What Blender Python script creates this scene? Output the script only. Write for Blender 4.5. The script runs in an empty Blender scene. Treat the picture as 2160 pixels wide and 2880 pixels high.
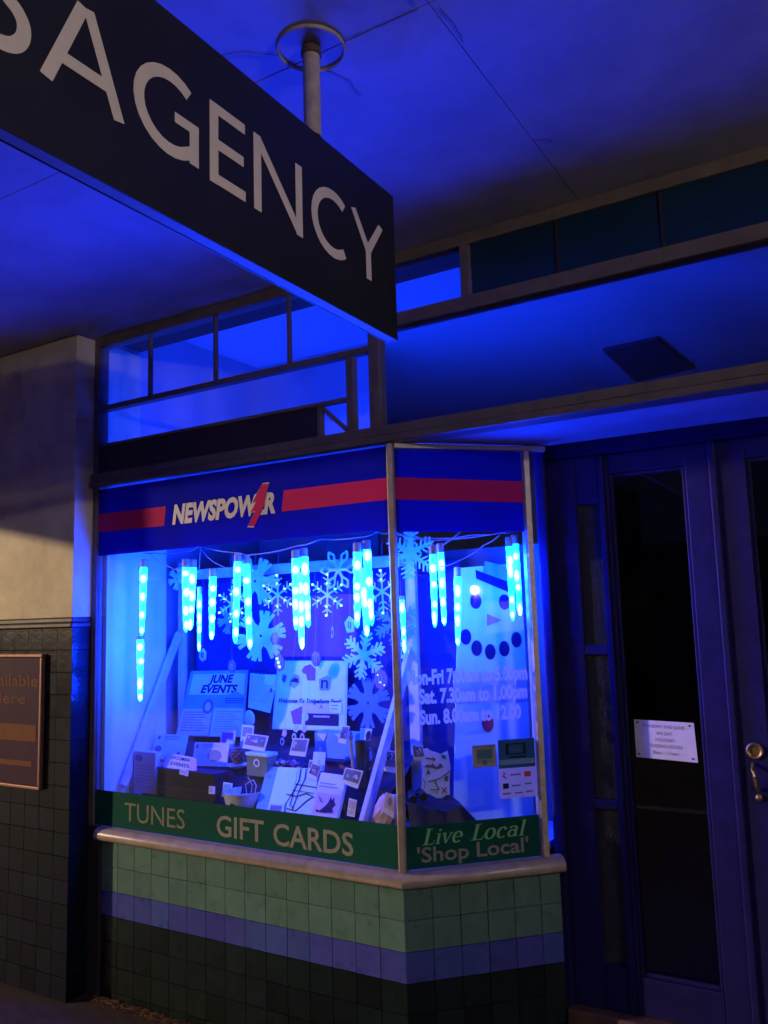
import bpy, math, random
from mathutils import Vector, Matrix

random.seed(7)
SC = bpy.context.scene
COL = SC.collection
V = Vector
R = math.radians

# ------------------------------------------------------------------ camera
cam_d = bpy.data.cameras.new('camera')
cam = bpy.data.objects.new('camera', cam_d)
COL.objects.link(cam)
SC.camera = cam
cam_d.sensor_fit = 'VERTICAL'
cam_d.sensor_height = 36.0
cam_d.lens = 29.0
cam_d.clip_start = 0.02
cam_d.clip_end = 1000
_yaw, _pit, _rol = 0.5383, 0.126, -0.0298
_f = V((-math.sin(_yaw) * math.cos(_pit), math.cos(_yaw) * math.cos(_pit), math.sin(_pit)))
_r = V((math.cos(_yaw), math.sin(_yaw), 0))
_u = _r.cross(_f)
_r2 = _r * math.cos(_rol) + _u * math.sin(_rol)
_u2 = -_r * math.sin(_rol) + _u * math.cos(_rol)
_m = Matrix((_r2, _u2, -_f)).transposed().to_4x4()
_m.translation = V((1.629, -2.789, 1.711))
cam.matrix_world = _m

# ------------------------------------------------------------------ world: night sky
world = bpy.data.worlds.new('World')
SC.world = world
world.use_nodes = True
_wn = world.node_tree
_bg = _wn.nodes['Background']
_sky = _wn.nodes.new('ShaderNodeTexSky')
_sky.sky_type = 'NISHITA'
_sky.sun_disc = False
_sky.sun_elevation = R(-6)
_sky.sun_rotation = R(200)
_wn.links.new(_sky.outputs[0], _bg.inputs['Color'])
_bg.inputs['Strength'].default_value = 0.08

SC.view_settings.view_transform = 'Standard'
SC.view_settings.look = 'None'
SC.view_settings.exposure = 0.0
SC.view_settings.gamma = 1.0
SC.view_settings.use_curve_mapping = False
SC.render.engine = 'CYCLES'
cy = SC.cycles
cy.use_denoising = True
try:
    cy.denoiser = 'OPENIMAGEDENOISE'
except Exception:
    pass
cy.use_adaptive_sampling = True
cy.adaptive_threshold = 0.04
cy.adaptive_min_samples = 16
cy.max_bounces = 5
cy.diffuse_bounces = 3
cy.glossy_bounces = 2
cy.transparent_max_bounces = 12
cy.transmission_bounces = 2
cy.sample_clamp_indirect = 6
cy.caustics_reflective = False
cy.caustics_refractive = False

# light levels
LED_POWER = 1120.0        # LED beads inside the icicle tubes
TUBE_GLOW = 30.0
LAMP_FRONT = 16500.0     # warm street lamp across the road (W)
LAMP_SIDE = 1000.0      # pale globe lamp further along the street (emission)

LAMP_AWNING = 330.0      # tube lamp under the awning further along the footpath (emission)

# ------------------------------------------------------------------ materials
_mats = {}


def mat(name, col, rough=0.6, var=0.18, scale=9.0, bump=0.0, bscale=60.0, metal=0.0, spec=0.4, emis=None, es=0.0, trans=0.0, rnd=0.0):
    if name in _mats:
        return _mats[name]
    m = bpy.data.materials.new(name)
    m.use_nodes = True
    nt = m.node_tree
    b = nt.nodes['Principled BSDF']
    b.inputs['Roughness'].default_value = rough
    b.inputs['Metallic'].default_value = metal
    b.inputs['Specular IOR Level'].default_value = spec
    tc = nt.nodes.new('ShaderNodeTexCoord')
    if var > 0:
        n = nt.nodes.new('ShaderNodeTexNoise')
        n.inputs['Scale'].default_value = scale
        n.inputs['Detail'].default_value = 6
        n.inputs['Roughness'].default_value = 0.62
        nt.links.new(tc.outputs['Object'], n.inputs['Vector'])
        r = nt.nodes.new('ShaderNodeValToRGB')
        r.color_ramp.elements[0].position = 0.28
        r.color_ramp.elements[1].position = 0.74
        r.color_ramp.elements[0].color = (*[c * (1 - var) for c in col], 1)
        r.color_ramp.elements[1].color = (*[min(1, c * (1 + var)) for c in col], 1)
        nt.links.new(n.outputs['Fac'], r.inputs['Fac'])
        if rnd:
            oi = nt.nodes.new('ShaderNodeObjectInfo')
            hs = nt.nodes.new('ShaderNodeHueSaturation')
            m1 = nt.nodes.new('ShaderNodeMapRange'); m1.inputs['To Min'].default_value = 1 - rnd; m1.inputs['To Max'].default_value = 1 + rnd
            m2 = nt.nodes.new('ShaderNodeMapRange'); m2.inputs['To Min'].default_value = 0.5 - rnd * 0.08; m2.inputs['To Max'].default_value = 0.5 + rnd * 0.08
            wn = nt.nodes.new('ShaderNodeTexWhiteNoise'); wn.noise_dimensions = '1D'
            nt.links.new(oi.outputs['Random'], m1.inputs['Value'])
            nt.links.new(oi.outputs['Random'], wn.inputs['W'])
            nt.links.new(wn.outputs['Value'], m2.inputs['Value'])
            nt.links.new(m1.outputs['Result'], hs.inputs['Value'])
            nt.links.new(m2.outputs['Result'], hs.inputs['Hue'])
            nt.links.new(r.outputs['Color'], hs.inputs['Color'])
            nt.links.new(hs.outputs['Color'], b.inputs['Base Color'])
            # drift the noise so no two pieces share the same mottling
            av = nt.nodes.new('ShaderNodeVectorMath'); av.operation = 'ADD'
            cx = nt.nodes.new('ShaderNodeCombineXYZ')
            ms = nt.nodes.new('ShaderNodeMath'); ms.operation = 'MULTIPLY'; ms.inputs[1].default_value = 91.0
            nt.links.new(oi.outputs['Random'], ms.inputs[0])
            nt.links.new(ms.outputs[0], cx.inputs[0])
            nt.links.new(tc.outputs['Object'], av.inputs[0])
            nt.links.new(cx.outputs[0], av.inputs[1])
            nt.links.new(av.outputs[0], n.inputs['Vector'])
        else:
            nt.links.new(r.outputs['Color'], b.inputs['Base Color'])
        rr = nt.nodes.new('ShaderNodeMapRange')
        rr.inputs['To Min'].default_value = max(0.02, rough * 0.8)
        rr.inputs['To Max'].default_value = min(1, rough * 1.25)
        nt.links.new(n.outputs['Fac'], rr.inputs['Value'])
        nt.links.new(rr.outputs['Result'], b.inputs['Roughness'])
    else:
        b.inputs['Base Color'].default_value = (*col, 1)
    if bump > 0:
        n2 = nt.nodes.new('ShaderNodeTexNoise')
        n2.inputs['Scale'].default_value = bscale
        n2.inputs['Detail'].default_value = 5
        nt.links.new(tc.outputs['Object'], n2.inputs['Vector'])
        bp = nt.nodes.new('ShaderNodeBump')
        bp.inputs['Strength'].default_value = bump
        bp.inputs['Distance'].default_value = 0.004
        nt.links.new(n2.outputs['Fac'], bp.inputs['Height'])
        nt.links.new(bp.outputs['Normal'], b.inputs['Normal'])
    if emis:
        b.inputs['Emission Color'].default_value = (*emis, 1)
        b.inputs['Emission Strength'].default_value = es
    if trans > 0:
        out = nt.nodes['Material Output']
        tr = nt.nodes.new('ShaderNodeBsdfTranslucent')
        tr.inputs['Color'].default_value = (*col, 1)
        mx = nt.nodes.new('ShaderNodeMixShader')
        mx.inputs['Fac'].default_value = trans
        nt.links.new(b.outputs[0], mx.inputs[1])
        nt.links.new(tr.outputs[0], mx.inputs[2])
        nt.links.new(mx.outputs[0], out.inputs['Surface'])
    _mats[name] = m
    return m


def mat_glass(name, tint=(0.93, 0.96, 0.97), rough=0.006, base=0.04):
    m = bpy.data.materials.new(name)
    m.use_nodes = True
    nt = m.node_tree
    nt.nodes.remove(nt.nodes['Principled BSDF'])
    out = nt.nodes['Material Output']
    tr = nt.nodes.new('ShaderNodeBsdfTransparent')
    tr.inputs['Color'].default_value = (*tint, 1)
    gl = nt.nodes.new('ShaderNodeBsdfGlossy')
    gl.inputs['Roughness'].default_value = rough
    lw = nt.nodes.new('ShaderNodeLayerWeight')
    pw = nt.nodes.new('ShaderNodeMath'); pw.operation = 'POWER'; pw.inputs[1].default_value = 5
    ma = nt.nodes.new('ShaderNodeMath'); ma.operation = 'MULTIPLY_ADD'
    ma.inputs[1].default_value = 1 - base; ma.inputs[2].default_value = base
    lw.inputs['Blend'].default_value = 0.5
    nt.links.new(lw.outputs['Facing'], pw.inputs[0])
    nt.links.new(pw.outputs[0], ma.inputs[0])
    mx = nt.nodes.new('ShaderNodeMixShader')
    nt.links.new(ma.outputs[0], mx.inputs['Fac'])
    nt.links.new(tr.outputs[0], mx.inputs[1])
    nt.links.new(gl.outputs[0], mx.inputs[2])
    nt.links.new(mx.outputs[0], out.inputs['Surface'])
    # faint smears: a little roughness variation
    tc = nt.nodes.new('ShaderNodeTexCoord')
    n = nt.nodes.new('ShaderNodeTexNoise'); n.inputs['Scale'].default_value = 7
    mr = nt.nodes.new('ShaderNodeMapRange')
    mr.inputs['From Min'].default_value = 0.4; mr.inputs['From Max'].default_value = 0.8
    mr.inputs['To Min'].default_value = rough; mr.inputs['To Max'].default_value = rough + 0.03
    nt.links.new(tc.outputs['Object'], n.inputs['Vector'])
    nt.links.new(n.outputs['Fac'], mr.inputs['Value'])
    nt.links.new(mr.outputs['Result'], gl.inputs['Roughness'])
    return m


def mat_emit(name, col, s):
    m = bpy.data.materials.new(name)
    m.use_nodes = True
    nt = m.node_tree
    nt.nodes.remove(nt.nodes['Principled BSDF'])
    e = nt.nodes.new('ShaderNodeEmission')
    e.inputs['Color'].default_value = (*col, 1)
    e.inputs['Strength'].default_value = s
    nt.links.new(e.outputs[0], nt.nodes['Material Output'].inputs['Surface'])
    return m


def mat_tube(name):
    """glowing clear plastic: brightness wanders along the tube"""
    m = bpy.data.materials.new(name)
    m.use_nodes = True
    nt = m.node_tree
    b = nt.nodes['Principled BSDF']
    b.inputs['Base Color'].default_value = (0.5, 0.6, 0.7, 1)
    b.inputs['Roughness'].default_value = 0.2
    tc = nt.nodes.new('ShaderNodeTexCoord')
    mp = nt.nodes.new('ShaderNodeMapping'); mp.inputs['Scale'].default_value = (14, 14, 38)
    n = nt.nodes.new('ShaderNodeTexNoise'); n.inputs['Scale'].default_value = 1; n.inputs['Detail'].default_value = 4
    mr = nt.nodes.new('ShaderNodeMapRange')
    mr.inputs['From Min'].default_value = 0.36; mr.inputs['From Max'].default_value = 0.6
    mr.inputs['To Min'].default_value = 0.30; mr.inputs['To Max'].default_value = 1.3
    ml = nt.nodes.new('ShaderNodeMath'); ml.operation = 'MULTIPLY'; ml.inputs[1].default_value = TUBE_GLOW
    nt.links.new(tc.outputs['Object'], mp.inputs['Vector'])
    nt.links.new(mp.outputs[0], n.inputs['Vector'])
    nt.links.new(n.outputs['Fac'], mr.inputs['Value'])
    nt.links.new(mr.outputs['Result'], ml.inputs[0])
    b.inputs['Emission Color'].default_value = (0.0004, 0.11, 1.0, 1)
    nt.links.new(ml.outputs[0], b.inputs['Emission Strength'])
    tr = nt.nodes.new('ShaderNodeBsdfTransparent')
    tr.inputs['Color'].default_value = (0.75, 0.9, 1.0, 1)
    mx = nt.nodes.new('ShaderNodeMixShader')
    mx.inputs['Fac'].default_value = 0.5
    nt.links.new(b.outputs[0], mx.inputs[1])
    nt.links.new(tr.outputs[0], mx.inputs[2])
    nt.links.new(mx.outputs[0], nt.nodes['Material Output'].inputs['Surface'])
    return m


def mat_obscure(name):
    m = mat(name, (0.03, 0.033, 0.05), rough=0.34, var=0.2, scale=30, spec=0.35)
    nt = m.node_tree
    b = nt.nodes['Principled BSDF']
    tc = nt.nodes.new('ShaderNodeTexCoord')
    v = nt.nodes.new('ShaderNodeTexVoronoi'); v.inputs['Scale'].default_value = 130
    bp = nt.nodes.new('ShaderNodeBump'); bp.inputs['Strength'].default_value = 0.6; bp.inputs['Distance'].default_value = 0.003
    nt.links.new(tc.outputs['Object'], v.inputs['Vector'])
    nt.links.new(v.outputs['Distance'], bp.inputs['Height'])
    nt.links.new(bp.outputs['Normal'], b.inputs['Normal'])
    return m


G_CEIL = mat('ceiling_paint', (0.36, 0.35, 0.46), 0.6, 0.22, 3.0, 0.5, 18)
G_CEIL_IN = mat('shop_ceiling_paint', (0.66, 0.66, 0.68), 0.7, 0.06, 2.0, 0.1, 30)
G_YELLOW = mat('cream_render', (0.72, 0.65, 0.44), 0.85, 0.2, 5, 0.6, 70)
G_FRAME = mat('brown_frame_paint', (0.15, 0.12, 0.11), 0.38, 0.22, 14, 0.15, 80)
G_DARKPANEL = mat('dark_panel', (0.030, 0.022, 0.035), 0.45, 0.2, 10)
G_ALU = mat('weathered_aluminium', (0.52, 0.44, 0.37), 0.42, 0.25, 30, 0.12, 160, metal=0.55)
G_SILL = mat('worn_timber_sill', (0.40, 0.32, 0.26), 0.30, 0.22, 16, 0.15, 120, spec=0.6)
G_DOOR = mat('navy_door_paint', (0.013, 0.011, 0.090), 0.5, 0.2, 12, 0.3, 50, spec=0.14)
G_TGREEN = mat('green_glaze', (0.100, 0.195, 0.175), 0.28, 0.2, 14, 0.2, 40, spec=0.4, rnd=0.10)
G_TBLUE = mat('blue_glaze', (0.060, 0.078, 0.38), 0.28, 0.2, 14, 0.2, 40, spec=0.4, rnd=0.10)
G_TDARK = mat('dark_green_glaze', (0.008, 0.016, 0.016), 0.22, 0.3, 14, 0.2, 40, spec=0.35, rnd=0.4)
G_TNAVY = mat('dark_navy_glaze', (0.005, 0.009, 0.020), 0.22, 0.3, 14, 0.2, 40, spec=0.3, rnd=0.4)
G_GROUT = mat('grout', (0.075, 0.07, 0.068), 0.9, 0.3, 40, 0.3, 120)
G_CAP = mat('dark_cap_glaze', (0.045, 0.035, 0.045), 0.3, 0.2, 12)
G_SIGN = mat('sign_face_black', (0.012, 0.013, 0.020), 0.42, 0.2, 6)
G_SIGNEDGE = mat('sign_edge_metal', (0.35, 0.35, 0.38), 0.5, 0.15, 20)
G_LETTER = mat('sign_letter_cream', (0.66, 0.58, 0.55), 0.55, 0.07, 12)
G_POLE = mat('chipped_pole_paint', (0.40, 0.33, 0.31), 0.5, 0.32, 22, 0.3, 60)
G_RUST = mat('rust_stain', (0.10, 0.06, 0.04), 0.8, 0.3, 30)
G_PAVE = mat('dark_pavement', (0.055, 0.036, 0.032), 0.75, 0.4, 14, 0.5, 60)
G_STEP = mat('red_doorstep', (0.10, 0.05, 0.04), 0.6, 0.3, 12, 0.3, 70)
G_ROAD = mat('asphalt', (0.05, 0.05, 0.052), 0.85, 0.3, 20, 0.4, 90)
G_KERB = mat('kerb_concrete', (0.30, 0.29, 0.27), 0.85, 0.2, 10, 0.3, 60)
G_VBLUE = mat('vinyl_blue', (0.008, 0.012, 0.45), 0.75, 0.05, 5, spec=0.06, trans=0.5)
G_VRED = mat('vinyl_red', (0.58, 0.018, 0.14), 0.7, 0.05, 5, spec=0.1, trans=0.2)
G_VWHITE = mat('vinyl_white', (0.34, 0.32, 0.40), 0.45, 0.06, 20)
G_VGREEN = mat('vinyl_green', (0.006, 0.085, 0.065), 0.7, 0.12, 8, spec=0.1, trans=0.10)
G_VLIME = mat('vinyl_pale_green', (0.18, 0.52, 0.22), 0.45, 0.1, 12)
G_VGREY = mat('vinyl_grey_white', (0.24, 0.25, 0.235), 0.45, 0.08, 12)
G_VFADED = mat('vinyl_faded_tan', (0.16, 0.19, 0.12), 0.5, 0.25, 30)
G_VHOURS = mat('vinyl_hours_white', (0.85, 0.85, 0.90), 0.5, 0.04, 20, trans=0.4)
G_WHITE = mat('white_paint', (0.72, 0.72, 0.74), 0.55, 0.1, 8, 0.1, 60)
G_BATTEN = mat('white_batten', (0.62, 0.60, 0.64), 0.45, 0.15, 14, 0.1, 60)
G_PAPER = mat('white_paper', (0.74, 0.74, 0.74), 0.75, 0.06, 14)
G_PAPER2 = mat('lilac_paper', (0.64, 0.60, 0.74), 0.75, 0.08, 14)
G_PAPER3 = mat('pale_blue_paper', (0.52, 0.76, 0.80), 0.7, 0.10, 8)
G_CARDBLUE = mat('mid_blue_card', (0.16, 0.40, 0.60), 0.7, 0.15, 8)
G_TINT = mat('pale_tinted_print', (0.62, 0.88, 0.62), 0.75, 0.12, 10)
G_PINK = mat('pink_paper', (0.62, 0.40, 0.45), 0.7, 0.12, 10)
G_INK = mat('dark_ink', (0.015, 0.013, 0.06), 0.6, 0.2, 20, spec=0.1)
G_INKGREY = mat('grey_ink', (0.22, 0.22, 0.26), 0.7, 0.15, 40)
G_INKMID = mat('mid_ink', (0.16, 0.14, 0.20), 0.7, 0.3, 26)
G_PURPLE = mat('purple_print', (0.22, 0.06, 0.24), 0.6, 0.12, 14)
G_REDINK = mat('red_print', (0.55, 0.04, 0.07), 0.6, 0.12, 14)
G_GREENINK = mat('green_print', (0.04, 0.16, 0.10), 0.6, 0.15, 20)
G_BROWNINK = mat('brown_print', (0.20, 0.10, 0.08), 0.6, 0.15, 20)
G_BACKCLOTH = mat('navy_backdrop', (0.02, 0.025, 0.12), 0.85, 0.2, 10, 0.2, 200)
G_BLACKCLOTH = mat('black_cloth', (0.012, 0.012, 0.04), 0.85, 0.3, 16, 0.3, 200)
G_SATIN = mat('black_satin', (0.010, 0.010, 0.022), 0.42, 0.2, 12, 0.1, 40, spec=0.25)
G_BLACKBOX = mat('black_box', (0.014, 0.013, 0.03), 0.6, 0.2, 20, spec=0.1)
G_BLACKRUB = mat('black_rubber', (0.015, 0.015, 0.018), 0.3, 0.2, 30)
G_SHOPDARK = mat('dark_shop_wall', (0.05, 0.05, 0.055), 0.8, 0.2, 5)
G_PARTITION = mat('partition_paint', (0.30, 0.31, 0.34), 0.8, 0.12, 5)
G_FLAKE = mat('snowflake_card', (0.50, 0.86, 0.86), 0.55, 0.10, 14, trans=0.25)
G_FLAKE_DEEP = mat('snowflake_foil_blue', (0.14, 0.30, 0.55), 0.35, 0.12, 14, trans=0.15)
G_CHARM = mat('charm_pale_resin', (0.48, 0.52, 0.62), 0.3, 0.15, 20)
G_CHARMP = mat('charm_violet_resin', (0.26, 0.14, 0.36), 0.25, 0.15, 20)
G_CABLE = mat('white_cable', (0.52, 0.50, 0.66), 0.5, 0.08, 40)
G_THREAD = mat('thread', (0.25, 0.25, 0.35), 0.7, 0.0)
G_TCAP = mat('icicle_cap_grey', (0.42, 0.42, 0.50), 0.4, 0.08, 30)
G_CERAMIC = mat('white_ceramic', (0.66, 0.64, 0.72), 0.18, 0.05, 12, spec=0.6)
G_CONE = mat('pine_cone_brown', (0.22, 0.10, 0.09), 0.7, 0.3, 60)
G_CUP = mat('dark_cup_glaze', (0.05, 0.055, 0.075), 0.25, 0.2, 20)
G_WOOD = mat('pale_brush_wood', (0.42, 0.32, 0.22), 0.5, 0.2, 30)
G_OLIVE = mat('olive_box', (0.16, 0.20, 0.14), 0.6, 0.15, 20)
G_BRASS = mat('dull_brass', (0.30, 0.21, 0.11), 0.45, 0.25, 60, metal=0.9)
G_COPPER = mat('copper_frame', (0.24, 0.13, 0.11), 0.5, 0.15, 30, metal=0.7)
G_POSTER = mat('maroon_poster', (0.045, 0.012, 0.045), 0.6, 0.25, 6, spec=0.15)
G_POSTERTXT = mat('poster_tan_print', (0.17, 0.06, 0.028), 0.6, 0.2, 12, spec=0.15)
G_TANSTICK = mat('tan_sticker', (0.42, 0.40, 0.34), 0.5, 0.08, 20, trans=0.25)
G_TEAL = mat('teal_print', (0.06, 0.22, 0.40), 0.5, 0.08, 20, trans=0.35)
G_PHBLUE = mat('phone_poster_blue', (0.05, 0.30, 0.75), 0.5, 0.08, 12, trans=0.7)
G_PHPALE = mat('phone_poster_white', (0.80, 0.76, 0.84), 0.5, 0.06, 12, trans=0.5)
G_HATCH = mat('dark_hatch', (0.05, 0.05, 0.07), 0.6, 0.15, 10)
G_OPAQUE = mat('back_painted_glass', (0.006, 0.030, 0.070), 0.12, 0.2, 4, spec=0.5)
G_OBSC = mat_obscure('obscure_glass')
G_GLASS = mat_glass('window_glass')
G_DGLASS = mat_glass('door_glass', tint=(0.35, 0.38, 0.42), base=0.075)
G_TUBE = mat_tube('icicle_tube_glow')
G_LED = mat_emit('led_blue_white', (0.0030, 0.028, 1.0), LED_POWER)
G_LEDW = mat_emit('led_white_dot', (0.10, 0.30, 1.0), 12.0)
for _m in (G_TUBE, G_LEDW):
    _m.cycles.emission_sampling = 'NONE'
G_LAMPHEAD = mat('lamp_grey', (0.25, 0.26, 0.27), 0.5, 0.1, 20)
G_GLOBE = mat_emit('lamp_globe', (1.0, 0.80, 0.66), LAMP_SIDE)
G_TUBELAMP = mat_emit('awning_lamp_tube', (1.0, 0.86, 0.72), LAMP_AWNING)
G_SHOPPALE = mat('pale_shop_wall', (0.45, 0.45, 0.48), 0.8, 0.1, 4)

# ------------------------------------------------------------------ mesh helpers


class MB:
    def __init__(s):
        s.v = []
        s.f = []

    def add(s, vs, fs):
        o = len(s.v)
        s.v += [tuple(p) for p in vs]
        s.f += [tuple(i + o for i in f) for f in fs]
        return s

    def box(s, x0, x1, y0, y1, z0, z1):
        return s.add([(x0, y0, z0), (x1, y0, z0), (x1, y1, z0), (x0, y1, z0), (x0, y0, z1), (x1, y0, z1), (x1, y1, z1), (x0, y1, z1)],
                     [(0, 3, 2, 1), (4, 5, 6, 7), (0, 1, 5, 4), (1, 2, 6, 5), (2, 3, 7, 6), (3, 0, 4, 7)])

    def bar(s, a, b, w, d, up=V((0, 0, 1))):
        """rectangular bar from a to b; w across, d along the third axis"""
        a, b = V(a), V(b)
        t = (b - a).normalized()
        n = t.cross(V(up))
        if n.length < 1e-5:
            n = t.cross(V((0, 1, 0)))
        n.normalize()
        k = n.cross(t).normalized()
        vs = []
        for p in (a, b):
            for i, j in ((-1, -1), (1, -1), (1, 1), (-1, 1)):
                vs.append(p + n * (i * w / 2) + k * (j * d / 2))
        return s.add(vs, [(0, 3, 2, 1), (4, 5, 6, 7), (0, 1, 5, 4), (1, 2, 6, 5), (2, 3, 7, 6), (3, 0, 4, 7)])

    def fbox(s, fr, s0, s1, n0, n1, z0, z1):
        """box in a frame: s along, n outwards, z up"""
        vs = [fr.p(a, c, b) for c in (z0, z1) for a, b in ((s0, n0), (s0, n1), (s1, n1), (s1, n0))]
        return s.add(vs, [(0, 3, 2, 1), (4, 5, 6, 7), (0, 1, 5, 4), (1, 2, 6, 5), (2, 3, 7, 6), (3, 0, 4, 7)])

    def prism(s, pts, dz):
        """closed polygon of 3D points pushed along vector dz"""
        n = len(pts)
        dz = V(dz)
        vs = [V(p) for p in pts] + [V(p) + dz for p in pts]
        fs = [tuple(range(n - 1, -1, -1)), tuple(range(n, 2 * n))]
        for i in range(n):
            j = (i + 1) % n
            fs.append((i, j, n + j, n + i))
        return s.add(vs, fs)

    def lathe(s, c, prof, n=16, axis=(0, 0, 1)):
        """profile [(r, h)] turned about an axis through c"""
        ax = V(axis).normalized()
        e1 = ax.orthogonal().normalized()
        e2 = ax.cross(e1)
        c = V(c)
        vs = []
        for r, h in prof:
            for k in range(n):
                a = 2 * math.pi * k / n
                vs.append(c + ax * h + (e1 * math.cos(a) + e2 * math.sin(a)) * max(r, 1e-5))
        fs = []
        for i in range(len(prof) - 1):
            for k in range(n):
                k2 = (k + 1) % n
                fs.append((i * n + k, i * n + k2, (i + 1) * n + k2, (i + 1) * n + k))
        fs.append(tuple(range(n - 1, -1, -1)))
        fs.append(tuple((len(prof) - 1) * n + k for k in range(n)))
        return s.add(vs, fs)

    def tube(s, pts, r, n=6):
        pts = [V(p) for p in pts]
        vs = []
        for i, p in enumerate(pts):
            t = (pts[min(i + 1, len(pts) - 1)] - pts[max(i - 1, 0)]).normalized()
            e1 = t.cross(V((0.13, 0.21, 1))).normalized()
            if e1.length < 1e-4:
                e1 = V((1, 0, 0))
            e2 = t.cross(e1).normalized()
            for k in range(n):
                a = 2 * math.pi * k / n
                vs.append(p + e1 * (r * math.cos(a)) + e2 * (r * math.sin(a)))
        fs = []
        for i in range(len(pts) - 1):
            for k in range(n):
                k2 = (k + 1) % n
                fs.append((i * n + k, i * n + k2, (i + 1) * n + k2, (i + 1) * n + k))
        fs.append(tuple(range(n - 1, -1, -1)))
        fs.append(tuple((len(pts) - 1) * n + k for k in range(n)))
        return s.add(vs, fs)

    def ball(s, c, rx, ry=None, rz=None, n=10, m=6):
        ry = ry or rx
        rz = rz or rx
        c = V(c)
        vs = [c + V((0, 0, -rz))]
        for i in range(1, m):
            t = -math.pi / 2 + math.pi * i / m
            for k in range(n):
                a = 2 * math.pi * k / n
                vs.append(c + V((rx * math.cos(t) * math.cos(a), ry * math.cos(t) * math.sin(a), rz * math.sin(t))))
        vs.append(c + V((0, 0, rz)))
        fs = [(0, 1 + (k + 1) % n, 1 + k) for k in range(n)]
        for i in range(m - 2):
            for k in range(n):
                k2 = (k + 1) % n
                fs.append((1 + i * n + k, 1 + i * n + k2, 1 + (i + 1) * n + k2, 1 + (i + 1) * n + k))
        L = len(vs) - 1
        b = 1 + (m - 2) * n
        fs += [(b + k, b + (k + 1) % n, L) for k in range(n)]
        return s.add(vs, fs)

    def mesh(s, name):
        me = bpy.data.meshes.new(name)
        me.from_pydata(s.v, [], s.f)
        me.update()
        return me

    def build(s, name, m, parent=None, smooth=False, bevel=0.0, label=None):
        me = s.mesh(name)
        me.materials.append(m)
        o = bpy.data.objects.new(name, me)
        COL.objects.link(o)
        if smooth:
            for p in me.polygons:
                p.use_smooth = True
            try:
                me.set_sharp_from_angle(angle=R(40))
            except Exception:
                pass
        if bevel:
            bv = o.modifiers.new('edge', 'BEVEL')
            bv.width = bevel
            bv.segments = 2
            bv.limit_method = 'ANGLE'
        if parent:
            attach(o, parent)
        if label:
            o['label'] = label
        return o


def attach(o, parent):
    o.parent = parent
    o.matrix_parent_inverse = parent.matrix_basis.inverted()


def inst(name, me, mtx, parent):
    o = bpy.data.objects.new(name, me)
    COL.objects.link(o)
    o.matrix_basis = mtx
    if parent:
        attach(o, parent)
    return o


def thing(name, label, cat, loc=(0, 0, 0), group=None):
    o = bpy.data.objects.new(name, None)
    COL.objects.link(o)
    o.empty_display_size = 0.1
    o.matrix_basis = Matrix.Translation(V(loc))
    tag(o, label, cat, group)
    return o


def tag(o, label, cat, group=None):
    o['label'] = label
    o['category'] = cat
    if group:
        o['group'] = group
    return o


def struct(o):
    o['kind'] = 'structure'
    return o


class Frame:
    def __init__(s, o, ux, n):
        s.o, s.u, s.n = V(o), V(ux).normalized(), V(n).normalized()

    def p(s, a, z, off=0.0):
        return s.o + s.u * a + V((0, 0, z)) + s.n * off

    def mtx(s, a, z, off=0.0):
        m = Matrix((s.u, -s.n, V((0, 0, 1)))).transposed().to_4x4()
        m.translation = s.p(a, z, off)
        return m


FAC = Frame((0, 0, 0), (1, 0, 0), (0, -1, 0))
A45 = R(45.3)
SPL = Frame((0, 0, 0), (math.cos(A45), math.sin(A45), 0), (math.sin(A45), -math.cos(A45), 0))
XM = 1.12   # axis of the doorway
SPR = Frame((2 * XM, 0, 0), (-math.cos(A45), math.sin(A45), 0), (-math.sin(A45), -math.cos(A45), 0))
FACR = Frame((2 * XM, 0, 0), (1, 0, 0), (0, -1, 0))
DOORY = 0.49
DOR = Frame((0, DOORY, 0), (1, 0, 0), (0, -1, 0))

_cap = None


def glyphs(text, bold=0.0, shear=0.0, spacing=1.0):
    """outline of a line of text: x scaled to 0..1, z with 0 = baseline and 1 = cap height"""
    global _cap
    def raw(t, b):
        c = bpy.data.curves.new('t', 'FONT')
        c.body = t
        c.offset = b
        c.space_character = spacing
        c.resolution_u = 3
        o = bpy.data.objects.new('t', c)
        COL.objects.link(o)
        dg = bpy.context.evaluated_depsgraph_get()
        me = bpy.data.meshes.new_from_object(o.evaluated_get(dg))
        vs = [(p.co.x, p.co.y) for p in me.vertices]
        fs = [tuple(p.vertices) for p in me.polygons]
        bpy.data.objects.remove(o)
        bpy.data.curves.remove(c)
        bpy.data.meshes.remove(me)
        return vs, fs
    if _cap is None:
        v, _ = raw('H', 0)
        _cap = max(y for x, y in v)
    vs, fs = raw(text, bold)
    vs = [(x + shear * y, y / _cap) for x, y in vs]
    x0 = min(x for x, y in vs)
    x1 = max(x for x, y in vs)
    return [((x - x0) / (x1 - x0), y) for x, y in vs], fs


def text_part(name, text, fn, m, parent, bold=0.0, shear=0.0, spacing=1.0, label=None):
    vs, fs = glyphs(text, bold, shear, spacing)
    b = MB()
    b.add([fn(a, c) for a, c in vs], fs)
    return b.build(name, m, parent, label=label)


def ftext(name, text, fr, x0, x1, z0, z1, off, m, parent, **k):
    return text_part(name, text, lambda a, b: fr.p(x0 + (x1 - x0) * a, z0 + (z1 - z0) * b, off), m, parent, **k)


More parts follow.
